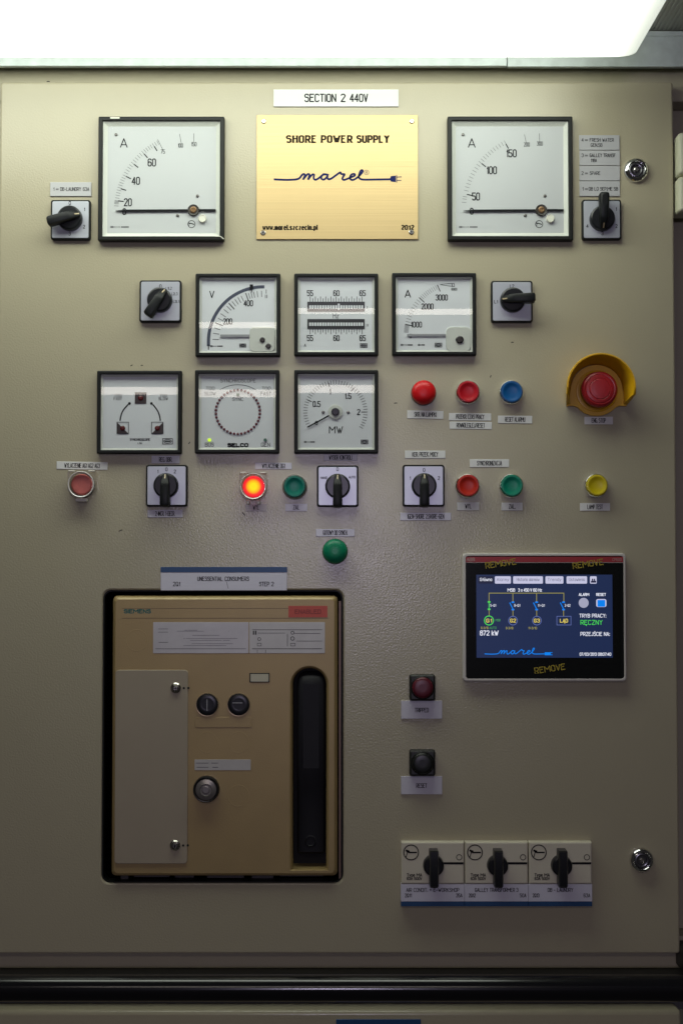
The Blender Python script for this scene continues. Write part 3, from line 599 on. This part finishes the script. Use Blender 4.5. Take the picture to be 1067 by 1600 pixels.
cam_switch('cam switch marked L1 and L2, handle turned horizontally', (767, 438, 832, 503.7), (800, 469.5), (33, -.8), [('L2', 799.5, 446.8, 4.5, 6, w8), ('L1', 774.5, 471.5, 4.5, 5, w8)])
cam_switch('cam switch below the arrow synchroscope, marked 1 0 2, handle down', (228, 726, 293, 791.5), (260.3, 759), (0, 33), [('1', 246.8, 736.7, 5, 1.2, w8), ('0', 260.3, 733.3, 5, 2.8, w8), ('2', 273.5, 736.7, 5, 2.8, w8)])
cam_switch('cam switch below the megawatt meter, handle down', (495, 727, 560, 792), (527.5, 760), (0, 33), [('0', 527.3, 733, 5, 2.8, w8), ('HAND', 506, 746.5, 3.3, 10, {'wd': .7}), ('AUTO', 550, 745.5, 3.3, 10, {'wd': .7})])
cam_switch('cam switch under the KER. PRZEK. MOCY label, handle down', (629, 726, 694.5, 791.5), (662, 759), (0, 33), [('1', 640.5, 747, 5, 1.2, w8), ('0', 662.3, 734.3, 5, 2.8, w8), ('2', 685.3, 747, 5, 2.8, w8)])

# ================================================================== PUSH BUTTONS AND LAMPS
def button(label, cx, cy, c, ring=CHROME, r=19.5, dome=False):
    T = Thing('push_button' if not dome else 'indicator_lamp', label, 'button' if not dome else 'lamp', cx, cy, .009, group=None)
    m_ = mat('plastic_%03d_%03d_%03d' % tuple(int(x*999) for x in c), c, .36, var=.05, spec=.35)
    if dome:
        T.lathe('bezel', mat('dark_ring', (.03, .03, .03), .4), cx, cy, [(r-.6, .0003), (r, .001), (r, .004), (r-1, .005)], cap1=False)
        T.lathe('lens', m_, cx, cy, [(r-.6, .003), (r-.6, .0095), (r-1.4, .0115), (r-3.4, .0135), (r-7, .0152), (r-11, .0161), (r-16, .0165)], n=48, smooth=50)
    else:
        T.lathe('bezel', ring, cx, cy, [(r-.5, .0003), (r, .0008), (r, .0045), (r-.6, .0070), (r-1.8, .0080), (r-2.6, .0078), (r-2.7, .004)], cap1=False, n=48, smooth=50)
        T.lathe('cap', m_, cx, cy, [(r-2.9, .003), (r-2.9, .0108), (r-3.4, .0118), (r-4.6, .0121), (r-6.4, .0118), (r-8.5, .0110), (r-13, .0105), (r-17, .0104)], n=48, smooth=50)
    return T
button('plain red dome lamp above the NA LAMPKI label', 662, 613, (.58, .008, .012), dome=True)
button('red push button with chrome ring above two tape labels', 731.2, 612.5, (.44, .006, .014))
button('blue push button with chrome ring', 799, 612.5, (.003, .085, .27))
button('orange-red push button with chrome ring above the WYL label', 731, 759, (.46, .020, .008))
button('green push button with chrome ring under the SYNCHRONIZACJA label', 799.3, 759, (.003, .21, .13))
button('yellow push button with chrome ring above the LAMP TEST label', 932, 758.5, (.58, .46, .006), r=19)
T = button('green push button with grey ring beside the lit button', 460.3, 760.5, (.003, .16, .12), ring=mat('grey_ring', (.32, .33, .32), .3, metal=.7))
button('single green dome lamp under the SYNCH tape label', 523.5, 861.5, (.004, .20, .10), dome=True, r=20)

def covered_button(label, cx, cy, m_, lit):
    T = Thing('covered_button', label, 'button', cx, cy, .012)
    T.lathe('bezel', mat('grey_ring', (1, 1, 1)), cx, cy, [(19, .0003), (19, .004), (18, .0055)], cap1=False)
    T.lathe('cap', m_, cx, cy, [(16.6, .003), (16.6, .0095), (15.6, .0108), (13, .0112), (6, .0108)], n=48, smooth=50)
    # clear hinged cover: square at the top, chamfered towards the bottom
    shp = [(-20.5, -21), (20.5, -21), (21.5, -19), (21.5, 8), (17, 16.5), (9.5, 22), (-9.5, 22), (-17, 16.5), (-21.5, 8), (-21.5, -19)]
    sec = lambda s_, dep: [(T.p(cx+a*s_, cy+b_*s_)[0], -dep, T.p(cx+a*s_, cy+b_*s_)[1]) for a, b_ in shp]
    bm = bmesh.new(); loft_bm(bm, [sec(1.0, .0008), sec(1.0, .0125), sec(.96, .0143), sec(.90, .0147), sec(.84, .0142), sec(.80, .0143)], False, True)
    cv = finish('clear_cover', bm, COVER, T.o, 40)
    T.lathe('cover_rim', mat('cover_rim', (.62, .60, .58), .15, spec=.8), cx, cy, [(20.3, .0120), (20.6, .0150), (19.8, .0158), (18.6, .0152), (18.3, .0140)], cv, 44, cap1=False)
    hm = mat('cover_hinge', (.66, .63, .56), .3)
    for a in (-15.5, 15.5): T.prism('cover_corner', hm, (cx+a-4.6, cy-22.5, cx+a+4.6, cy-20), .006, .0135, .6, .0006, parent=cv)
    if not lit: T.prism('cover_hinge', hm, (cx-9, cy+21.5, cx+9, cy+27), .002, .012, 1.5, .001, parent=cv)
    else:
        for a in (-8, 8): T.prism('cover_hinge', hm, (cx+a-2.4, cy+21.5, cx+a+2.4, cy+28), .002, .012, 1, .001, parent=cv)
    return T
covered_button('unlit pale red button under a clear plastic cover', 127.5, 757, mat('pale_red', (.80, .22, .18), .45, var=.2, vscale=120), False)
lit = bpy.data.materials.new('lit_red_cap'); lit.use_nodes = True; nt = lit.node_tree; b = nt.nodes['Principled BSDF']; MATS['lit_red_cap'] = lit
tc = nt.nodes.new('ShaderNodeTexCoord'); mp = nt.nodes.new('ShaderNodeMapping'); nt.links.new(tc.outputs['Object'], mp.inputs[0]); mp.inputs['Scale'].default_value = (1, 0, 1)
ln = nt.nodes.new('ShaderNodeVectorMath'); ln.operation = 'LENGTH'; nt.links.new(mp.outputs[0], ln.inputs[0])
rp = nt.nodes.new('ShaderNodeValToRGB'); dv = nt.nodes.new('ShaderNodeMath'); dv.operation = 'DIVIDE'; dv.inputs[1].default_value = .0125
nt.links.new(ln.outputs['Value'], dv.inputs[0]); nt.links.new(dv.outputs[0], rp.inputs[0])
el = rp.color_ramp.elements; el[0].position = .28; el[0].color = (1, .80, .0, 1); el[1].position = .92; el[1].color = (.85, .01, .03, 1)
e_ = el.new(.55); e_.color = (1, .42, 0, 1); e_ = el.new(.72); e_.color = (.95, .04, .02, 1)
nt.links.new(rp.outputs[0], b.inputs['Emission Color']); b.inputs['Emission Strength'].default_value = 1.15; b.inputs['Base Color'].default_value = (.4, .01, .01, 1)
covered_button('glowing red and yellow lit button under a clear plastic cover', 396, 760, lit, True)

# emergency stop: guard, base, mushroom head
T = Thing('emergency_stop', 'red mushroom emergency stop button inside a yellow horseshoe guard', 'emergency stop', 931, 612, .0)
c0, c1 = 930.5, 611
path = [(-1, 24, 0)]+[(math.cos(R(a)), 0, math.sin(R(a))) for a in range(180, -1, -6)]+[(1, 24, 0)]
bm = bmesh.new(); rows = []
for ux, dn, uz in path:
    row = []
    for r_, dep in ((46.5, .0003), (49, .012), (52.5, .030), (53.2, .0335), (52.4, .0352), (50.6, .0352), (49.3, .0335), (46.5, .025), (41.5, .006), (41, .0003)):
        if dn: dep = min(dep, .032)
        x, z = T.p(c0+ux*r_, c1-uz*r_+dn*(1-.62*dep/.035)); row.append((x, -dep, z))
    rows.append(row)
loft_bm(bm, rows); finish('guard', bm, YELLOW, T.o, 50)
shp = [(-41*math.cos(R(q)), -41*math.sin(R(q))) for q in range(0, 181, 9)]+[(46.6, 0), (46.6, 24), (36, 23.5)]+[(39.5*math.cos(R(q)), 39.5*math.sin(R(q))) for q in range(42, 139, 8)]+[(-36, 23.5), (-46.6, 24), (-46.6, 0)]
bm = bmesh.new(); sec = lambda s_, dep: [(T.p(930.5+a_*s_, 611.5+b_*s_)[0], -dep, T.p(930.5+a_*s_, 611.5+b_*s_)[1]) for a_, b_ in shp]
loft_bm(bm, [sec(.995, .0003), sec(.995, .0042), sec(.985, .0050)]); finish('base_plate', bm, YELLOW, T.o, 30)
T.lathe('base_disc', YELLOW, 930.5, 612, [(33, .0045), (32, .0062), (29.5, .0066), (28.5, .0052)], n=56)
T.lathe('stem', mat('dark_red_plastic', (.25, .01, .012), .4), 930.5, 612, [(17, .004), (17, .018)], cap1=False)
T.lathe('mushroom_head', REDM, 930.5, 612, [(24, .0165), (27, .0175), (28, .0195), (27.6, .0225), (26, .0245), (23.5, .0256), (22, .0254), (21, .0260), (17, .0266), (16, .0263), (15, .0269), (8, .0273), (3, .0274)], cap0=True, n=56, smooth=22)

# ================================================================== TOUCH SCREEN PANEL
T = Thing('touch_screen', 'wide touch screen panel with grey rim showing a generator diagram', 'screen', 850, 964, .008)
BZ = mat('hmi_rim', (.60, .57, .52), .45)
T.ring('rim', BZ, [((722.6, 864.6, 977.6, 1063.8), 6, .0003), ((722, 864, 978, 1064.4), 6, .002), ((722, 864, 978, 1064.4), 6, .0065), ((723, 865, 977, 1063.4), 5.5, .0078), ((724.4, 866, 976.2, 1062.4), 5, .008), ((727.2, 868.2, 974.4, 1060.4), 4.5, .008), ((727.4, 868.4, 974.2, 1060.2), 4.5, .0072)], cap1=True)
T.prism('glass_front', mat('hmi_black', (.008, .009, .009), .12), (727.5, 868.6, 974, 1060), .0065, .0075, 4.2, .0002)
T.prism('red_stripe', mat('hmi_red', (.34, .012, .012), .4), (728, 870, 973.6, 878.5), .0071, .0077, .3)
T.prism('stripe_edge', mat('hmi_pale', (.5, .45, .42), .4), (728, 878.8, 973.6, 879.4), .0071, .0077, .1)
scr = T.prism('display', glow('screen_navy', (.012, .024, .078), .9), (744, 898, 956.5, 1027.5), .0072, .0077, .5)
ds = .0079
GW, GY, GB, GG, GO = glow('px_white', (.82, .84, .95), .95), glow('px_yellow', (.42, .38, .09), .8), glow('px_blue', (.0, .24, .95), .9), glow('px_green', (.08, .75, .10), .9), glow('px_gold', (.85, .68, .12), .9)
GT = glow('px_tab', (.60, .60, .80), .9); GD = glow('px_dim', (.12, .16, .42), .9); GK = glow('px_dark', (.012, .016, .05), .8); GDG = glow('px_dimgreen', (.06, .30, .10), .9)
for x0, x1, tx in ((747, 771, 'Główna'), (773, 798, 'Alarmy'), (801.5, 848, 'Historia alarmów'), (852, 880, 'Trendy'), (885, 917, 'Ustawienia'), (921.5, 932, None)):
    act = x0 == 747
    tb = T.prism('screen_tab', GK if act else GT, (x0, 900.5, x1, 912), .0076, .0079, 1.5, parent=scr, n=3)
    if tx: T.write(GW if act else glow('px_greyink', (.16, .16, .24), .9), [(tx, (x0+x1)/2, 905.5, 4.4, (x1-x0)*(.76), {'wd': .75 if act else .6})], .0080, parent=tb)
    else: T.lines(glow('px_night', (.02, .02, .06), .8), [([(924, 909), (930, 909)], 3), ([(925.4, 905), (925.6, 907)], 2), ([(928.4, 905), (928.6, 907)], 2)], .0080, 'user_icon', tb)
T.lines(GY, [([(763.8, 940), (763.8, 926.8), (880.5, 926.8), (880.5, 940)], 1.0), ([(801, 927), (801, 940)], 1.0), ([(838, 927), (838, 940)], 1.0), ([(763.8, 953), (763.8, 962)], 1), ([(801, 953), (801, 962)], 1), ([(838, 953), (838, 962)], 1), ([(880, 953), (880, 962.5)], 1)], ds, 'busbar', scr)
T.lines(GB, [g for x in (801, 838, 880) for g in (([(x-4.8, 942), (x+.2, 952)], 1.5), ([(x-1.3, 941), (x+1.3, 941)], 2.4), ([(x-1.3, 952.5), (x+1.3, 952.5)], 2.4))], ds, 'open_switch', scr)
T.lines(GG, [([(763.8, 940), (763.8, 952)], 1.2), ([(762.5, 940.5), (765.1, 940.5)], 2.4), ([(762.5, 952), (765.1, 952)], 2.4), (ring_pts(763.5, 969.5, 7), 1.4, True)], ds, 'closed_switch', scr)
T.lines(GD, [(ring_pts(801, 969.7, 6.8), 1.1, True), (ring_pts(838.3, 969.7, 6.8), 1.1, True), ([(869.5, 963), (891.5, 963), (891.5, 976.5), (869.5, 976.5)], .9, True)], ds, 'generator_symbol', scr)
T.write(GW, [('MSB', 798.5, 922, 4.4, 11, {'wd': .9}), ('3 x 450 V', 820, 922, 4.4, 21, {'wd': .9}), ('60 Hz', 839.5, 922, 4.4, 13, {'wd': .9}), ('872 kW', 763.8, 989, 6.8, 28, {'wd': 1.3}), ('ALARM', 912, 929, 3.8, 15.5, {'wd': .9}), ('RESET', 938.7, 929, 3.8, 14.5, {'wd': .9}),
             ('TRYB PRACY:', 925.5, 962, 5.2, 41, {'wd': .9}), ('PRZEJŚCIE NA:', 929, 990.5, 5.4, 45, {'wd': .9}), ('07/03/2013', 918, 1022, 4.2, 26, {'wd': .8}), ('08:07:40', 943.5, 1022, 4.2, 20, {'wd': .8})]
        + [(t_x, x, 946, 3.6, w_, {'wd': .55}) for t_x, x, w_ in (('5-Q1', 770, 8.5), ('9-Q1', 807.5, 9), ('11-Q1', 845, 10.5), ('2-Q2', 886.3, 8.5))], ds, scr)
T.write(GO, [('G1', 763.5, 969.7, 5, 8, {'wd': 1.1}), ('G2', 801, 969.7, 5, 8.4, {'wd': 1.1}), ('G3', 838.2, 969.7, 5, 8.4, {'wd': 1.1}), ('LĄD', 880.5, 969.8, 5, 11.5, {'wd': 1.1})], ds, scr)
T.write(GY, [('9-3/10', 795.5, 981.3, 3.4, 11, {'wd': .6}), ('11-3/10', 831.5, 981.3, 3.4, 13, {'wd': .6}), ('6-3/10', 756.8, 981, 3.4, 11, {'wd': .6})], ds, scr)
T.write(GDG, [('AUTO', 769.5, 981, 3.4, 10.5, {'wd': .6}), ('MSB', 777.5, 969, 3.2, 7, {'wd': .6})], ds, scr)
T.write(GG, [('RĘCZNY', 923.5, 972.5, 6.6, 33.5, {'wd': 1.0})], ds, scr)
ab = T.lathe('alarm_button', glow('px_grey', (.45, .46, .62), .8), 911.5, 942, [(8, .0076), (7.4, .0080), (5, .0083)], scr, 24)
rb = T.prism('reset_button', GT, (931, 936, 947, 948.5), .0076, .0079, 3, parent=scr); T.prism('button_face', GB, (933, 937.5, 945, 948), .0078, .0081, .8, parent=scr)
hx = lambda a: 757+(a-45)*101/895.
hy = lambda b_: 1021.5+(b_-126)*.125
logo(T, GB, hx, hy, ds, 1.25, 905, 'cable_script')
T.lines(GB, [([(hx(885), 1021.3), (hx(940), 1021.3)], 4.5), ([(hx(945), 1019.5), (hx(975), 1019.5)], 1), ([(hx(945), 1023), (hx(975), 1023)], 1)], ds, 'plug_symbol', scr)
T.write(mat('yellow_print', (.42, .32, .015), .5), [('REMOVE', 782, 880.5, 8.5, 47, {'wd': 1.25, 'rot': R(8)}), ('REMOVE', 918.5, 881, 8.5, 47, {'wd': 1.25, 'rot': R(8)}), ('REMOVE', 858, 1044.5, 8.5, 47, {'wd': 1.25, 'rot': R(8)})], .0079, name='film_lettering')
T.write(mat('hmi_letter', (.45, .25, .23), .5), [('ABB', 735.3, 874.3, 4.6, 12, {'wd': 1.2}), ('CP600', 964, 874.3, 4, 14, {'wd': .6})], .0079, name='maker_lettering')

# ================================================================== SQUARE BLACK BUTTONS
for cy, m_, lab in ((1075, mat('dark_red_lens', (.10, .008, .018), .35), 'square black button with dark red lens above the TRIPPED label'), (1193, mat('black_lens', (.010, .012, .011), .35), 'square all black push button above the RESET label')):
    T = Thing('square_button', lab, 'button', 660, cy, .012)
    T.prism('housing', mat('housing_black', (.016, .017, .015), .45), (639.7, cy-20.5, 680.3, cy+20.5), .0003, .011, 4, .0025)
    T.lathe('collar', BLACK, 660, cy-.5, [(18.5, .009), (18.3, .0125), (17, .0132), (16.6, .0118)], cap1=False)
    T.lathe('lens', m_, 660, cy-.5, [(16.4, .010), (16.4, .0140), (15.4, .0152), (12, .0158), (6, .0160)], n=40, smooth=50)

# ================================================================== THREE ROTARY SWITCH MODULES
MODF = mat('module_cream', (.60, .56, .44), .45)
for i, (nm, no, amp, wn) in enumerate((('AIR CONDIT. + E-WORKSHOP', '2Q11', '35A', 82), ('GALLEY TRANSFORMER 3', '2Q12', '50A', 67), ('DB - LAUNDRY', '2Q13', '63A', 39))):
    x0 = 626.6+i*99.6; x1 = x0+98.4
    short = ('AIR CONDIT.', 'GALLEY TRANSFORMER', 'DB - LAUNDRY')[i]
    T = Thing('rotary_switch_module', 'cream rotary switch module with black knob above the %s label' % short, 'switch', (x0+x1)/2, 1348, .010)
    T.prism('face', MODF, (x0, 1316, x1, 1381), .0003, .010, .6, .0016)
    kx, ky = x0+50, 1351
    T.lines(INK, [(ring_pts(x0+15.5, 1332, 11.5, 32), 1.6, True), ([(x0+9, 1330), (x0+12, 1332), (x0+24, 1332)], 2.2), ([(x0+10, 1331), (x0+7.6, 1339)], 1.3), ([(x0+8, 1329), (x0+12, 1330.5)], 3)], .0102, 'maker_mark')
    T.lines(INK, [([(x0+64, 1348.8), (x0+96, 1348.8)], 3.4), (ring_pts(x0+90.5, 1339.5, 4.2, 20), 1.1, True)], .0102, 'off_mark')
    T.write(INK, [('Type MA', x0+20.5, 1367, 4.6, 23, {'wd': 1.0}), ('63A 500V', x0+20.5, 1372.5, 3.6, 23, {'wd': .9})], .0102)
    T.lathe('knob', KNOB, kx, ky, [(16.2, .010), (16.2, .018), (15.2, .0198), (13, .0205)], n=40)
    bm = bmesh.new()
    def sec(py, hw, top): return [(T.p(kx+q*hw, py)[0], -dep, T.p(kx, py)[1]) for q, dep in ((-1, .0108), (-1, top-.002), (-.8, top), (.8, top), (1, top-.002), (1, .0108))]
    loft_bm(bm, [sec(1325, 6.2, .026), sec(1326.5, 6.8, .029), sec(1351, 7.2, .030), sec(1379, 7, .029), sec(1382, 6.2, .026)]); finish('handle', bm, KNOB, T.o, 30)
    L = plate('module_label', 'lilac label with blue lower band reading %s under a rotary switch' % short, (x0-.4, 1381.6, x1+.4, 1408.5), [(nm, (x0+x1)/2, 1390.5, 5.4, wn, {'wd': .85}), (no, x0+11, 1399, 5.2, 10, {'wd': .85}), (amp, x1-8, 1399, 5.2, 9.5, {'wd': .85})], MATS['label_lilac'], .0095)
    L.prism('blue_band', BLUE, (x0-.4, 1408.7, x1+.4, 1416), .0003, .0095, .3, .0003)

# ================================================================== LOCKS
for cx, cy, lab in ((994, 264.5, 'round chrome lock beside the stack of grey labels'), (1003, 1345, 'round chrome lock beside the three rotary switch modules')):
    T = Thing('door_lock', lab, 'lock', cx, cy, .006)
    T.lathe('rosette', CHROME, cx, cy, [(19, .0003), (19.2, .002), (18.4, .0045), (16.4, .0064), (13.6, .0072), (12.6, .0066), (12.2, .004)], cap1=False, n=48, smooth=60)
    T.lathe('cylinder', mat('lock_steel', (.22, .22, .23), .25, metal=1), cx, cy, [(12.3, .003), (12.2, .0052), (10.5, .0060), (7.5, .0054), (7, .0035)], n=40, smooth=50)
    T.lathe('key_pin', STEEL, cx, cy, [(4, .0034), (3.8, .0052), (2.6, .0057)], n=24)

# ================================================================== AIR CIRCUIT BREAKER IN THE CUT-OUT
T = Thing('circuit_breaker', 'bronze coloured air circuit breaker set in the door cut-out', 'breaker', 351, 1150, .006)
H = .006
# front cover with a round-topped handle slot: the face is built around the slot
x0, x1, y0, y1 = 174.5, 527.5, 931.5, 1368; sx0, sx1, sy0, sy1 = 457.5, 509.5, 1045, 1357
bm = bmesh.new()
def prr(b_, r, d, n=8): a = T.p(b_[0], b_[1]); c = T.p(b_[2], b_[3]); return rr(a[0], c[0], c[1], a[1], r*T.k, -d, n)
def slot(i, d, n=8):
    a = T.p(sx0-i, sy0-i); c = T.p(sx1+i, sy1+i*.3); r = (c[0]-a[0])/2; rs = .0006; out = []
    for cx_, cz_, rad_, a0 in ((c[0]-r, a[1]-r, r, 0), (a[0]+r, a[1]-r, r, 90), (a[0]+rs, c[1]+rs, rs, 180), (c[0]-rs, c[1]+rs, rs, 270)):
        for q in range(n+1):
            an = R(a0+90*q/n); out.append((cx_+rad_*math.cos(an), -d, cz_+rad_*math.sin(an)))
    return out
bx = lambda i: (x0+i, y0+i, x1-i, y1-i)
loft_bm(bm, [prr(bx(0), 7, -.08), prr(bx(0), 7, H-.007), prr(bx(.8), 7, H-.0035), prr(bx(2.6), 6.5, H-.0012), prr(bx(5.5), 6, H), slot(4.5, H), slot(2.2, H-.0008), slot(.6, H-.003), slot(0, H-.008), slot(0, -.030)], False, True)
finish('front_cover', bm, GOLD, T.o, 40)
T.lines(mat('bronze_line', (.20, .135, .06), .45), [([(190, 951), (512, 951)], .9), ([(190, 966.3), (512, 966.3)], 1.1)], H+.0001, 'moulded_line')
T.write(mat('teal_ink', (.0, .11, .10), .5), [('SIEMENS', 214, 955.5, 5.2, 41, {'wd': 1.6})], H+.0001, name='maker_lettering')
s = T.prism('red_sticker', mat('red_sticker', (.50, .07, .04), .45, var=.12, vscale=150), (450.5, 947, 511.5, 965), H-.0003, H+.0003, 1)
T.write(mat('faded_red', (.28, .04, .03), .5), [('ENABLED', 481, 956, 6, 40, {'wd': 1.4})], H+.0004, parent=s)
RP = mat('rating_plate', (.46, .45, .45), .4, metal=.2, var=.12, vscale=60)
s = T.prism('rating_plate', RP, (239, 972.5, 388.3, 1021), H-.0003, H+.0004, .8, .0001)
T.lines(INKL, [([(243, 1014), (384, 1014)], .8), ([(247, 983), (262, 983)], .7), ([(247, 988), (262, 988)], .7), ([(248, 1004), (262, 1004)], .8)]+[([(270+random.random()*95, y), (278+random.random()*100, y)], .5) for y in (985, 986.5, 993, 998, 1001, 1006, 1009) for _ in range(2)], H+.00052, 'small_print', s)
s = T.prism('rating_plate', mat('rating_plate_pale', (.52, .50, .51), .4, var=.1, vscale=60), (389.5, 972.5, 507.5, 1021), H-.0003, H+.0004, .8, .0001)
T.lines(INK, [([(394, 984.3), (503, 984.3)], .6), ([(396, 986.5), (396, 991.5)], 1.8), ([(399.4, 986.5), (399.4, 991.5)], 1.8), ([(403, 989.5), (445, 989.5)], .5), ([(449, 991), (449, 1010)], .7), ([(460, 990), (500, 990)], .5), ([(463, 1002), (503, 1002)], .5), ([(394, 1014), (503, 1014)], .8),
              ([(402, 1005.5), (408, 1005.5), (408, 1009.5), (402, 1009.5)], .6, True), ([(454, 1005.5), (461, 1005.5), (461, 1009.5), (454, 1009.5)], .6, True), (ring_pts(405, 999, 2.4, 12), .7, True), (ring_pts(457, 998, 2.8, 12), .9, True), (ring_pts(457, 989, 2.4, 12), .8, True), ([(402, 1016), (402, 1020)], .7), ([(415, 1016), (415, 1020)], .7)], H+.00052, 'small_print', s)
EMB = GOLD
for cx, cy, r_ in ((213.5, 1001, 17), (324, 1160, 16.5), (373, 1160, 16.5), (373, 1243, 17)):
    T.lathe('knockout', GOLD, cx, cy, [(r_+.3, H-.0002), (r_, H+.00016), (r_-1.0, H+.00016), (r_-1.3, H+.0001), (r_-3, H+.0001)], n=40)
T.prism('blank_field', GOLD, (305, 1120.5, 393, 1136.5), H-.0002, H+.0006, 1.5, .0003)
s = T.prism('paper_label', mat('paper_grey', (.46, .44, .43), .5, var=.08, vscale=80), (304.5, 1186.5, 392, 1203), H-.0002, H+.0004, 1, .0001)
T.lines(INKL, [([(307, 1192), (326, 1192)], .9), ([(331, 1192), (341, 1192)], 1), ([(308, 1198.5), (326, 1198.5)], 1), ([(333, 1198.5), (341, 1198.5)], 1.2)], H+.0005, 'small_print', s)
s = T.prism('cover_plate', GREYC, (180.5, 1047, 294, 1347.5), H-.0002, H+.0016, 5.5, .0006)
for cy in (1075, 1319):
    q = T.lathe('screw', STEEL, 275, cy, [(8.2, H+.0015), (8.2, H+.0026), (6.6, H+.0036), (5.6, H+.0030), (5, H+.0048), (3, H+.0056)], s, 28)
    T.lines(DARK, [([(272.6, cy), (277.4, cy)], 1.4), ([(275, cy-2.4), (275, cy+2.4)], 1.4)], H+.0058, 'screw_slot', s)
    for a in (287.5, 294.6): T.lathe('pin_hole', DARK, a, cy+.2, [(1.9, H+.0010), (1.8, H+.0018)], s, 12)
s = T.prism('indicator_window', BLACK, (389.8, 1051.8, 421.2, 1066.6), H-.0002, H+.0006, .6, .0002); T.prism('flag', mat('flag_cream', (.50, .47, .36), .5), (391.6, 1053.4, 419.6, 1065.2), H, H+.0009, .4, parent=s)
for cx, v in ((324, True), (373, False)):
    s = T.lathe('breaker_button', KNOB, cx, 1101, [(18, H-.0002), (18, H+.0004), (17, H+.0006), (16.6, H+.0022), (15, H+.0028), (8, H+.0024)], n=44)
    T.lines(mat('pale_grey_ink', (.30, .30, .32), .5), [([(324, 1093), (324, 1110)], 1.3) if v else ([(364, 1098), (379, 1098)], 1.3)], H+.0032, 'symbol', s)
    T.ring('button_rim', mat('bronze_rim', (.42, .32, .18), .35, metal=.4), [((cx-18.6, 1082.4, cx+18.6, 1119.6), 18.6, H-.0001), ((cx-18.2, 1082.8, cx+18.2, 1119.2), 18.2, H+.0008), ((cx-17.2, 1083.8, cx+17.2, 1118.2), 17.2, H+.0007)], s, 12)
T.lathe('key_knob', KNOB, 323.5, 1231.5, [(20.3, H-.0002), (20.3, H+.008), (19, H+.0098), (17.4, H+.0095)], n=48, cap1=False)
T.lathe('key_ring', mat('knob_grey', (.26, .24, .23), .28, metal=.6), 323.5, 1231.5, [(17.5, H+.006), (16, H+.0092), (9.5, H+.0105), (8, H+.0098), (6.4, H+.0098), (5.8, H+.0106), (4.8, H+.0108)], n=40)
# charging handle lying in its slot
T.prism('slot_back', DARK, (455.5, 1043, 511, 1357.5), -.029, -.027, 2)
bm = bmesh.new()
def hs(py, hw, top, back=-.02): return [(T.p(486+q*hw, py)[0], -dep, T.p(486, py)[1]) for q, dep in ((-1, back), (-1, top-.006), (-.86, top-.002), (-.55, top), (.55, top), (.86, top-.002), (1, top-.006), (1, back))]
loft_bm(bm, [hs(1051.5, 9, -.006), hs(1053.5, 15, .000), hs(1059, 20, .004), hs(1069, 22, .006), hs(1200, 22, .006), hs(1232, 22, .001), hs(1260, 22, -.003), hs(1333, 22, -.005), hs(1337, 21.5, -.010)])
HB = mat('handle_black', (.010, .010, .013), .55, spec=.25)
hd = finish('charging_handle', bm, HB, T.o, 35)
T.lathe('handle_dimple', HB, 485, 1316, [(10, -.006), (9.6, -.0042), (7.5, -.0036), (6.4, -.0046), (3, -.0052)], hd, 30)
# side flange and the tray seen in the gap round the breaker
T.prism('side_flange', mat('flange_brown', (.22, .15, .11), .4, metal=.3), (529.6, 940, 532.6, 1374), -.03, -.004, .5)
for i, (a, b_) in enumerate(((186, 198), (206, 262), (270, 300), (322, 380), (392, 426), (436, 505))): T.prism('base_bracket', mat('bracket_dark', (.06, .055, .05), .5, metal=.4), (a, 1369.5, b_, 1378-(i % 2)*2), -.05, -.014-(i % 3)*.004, .5)
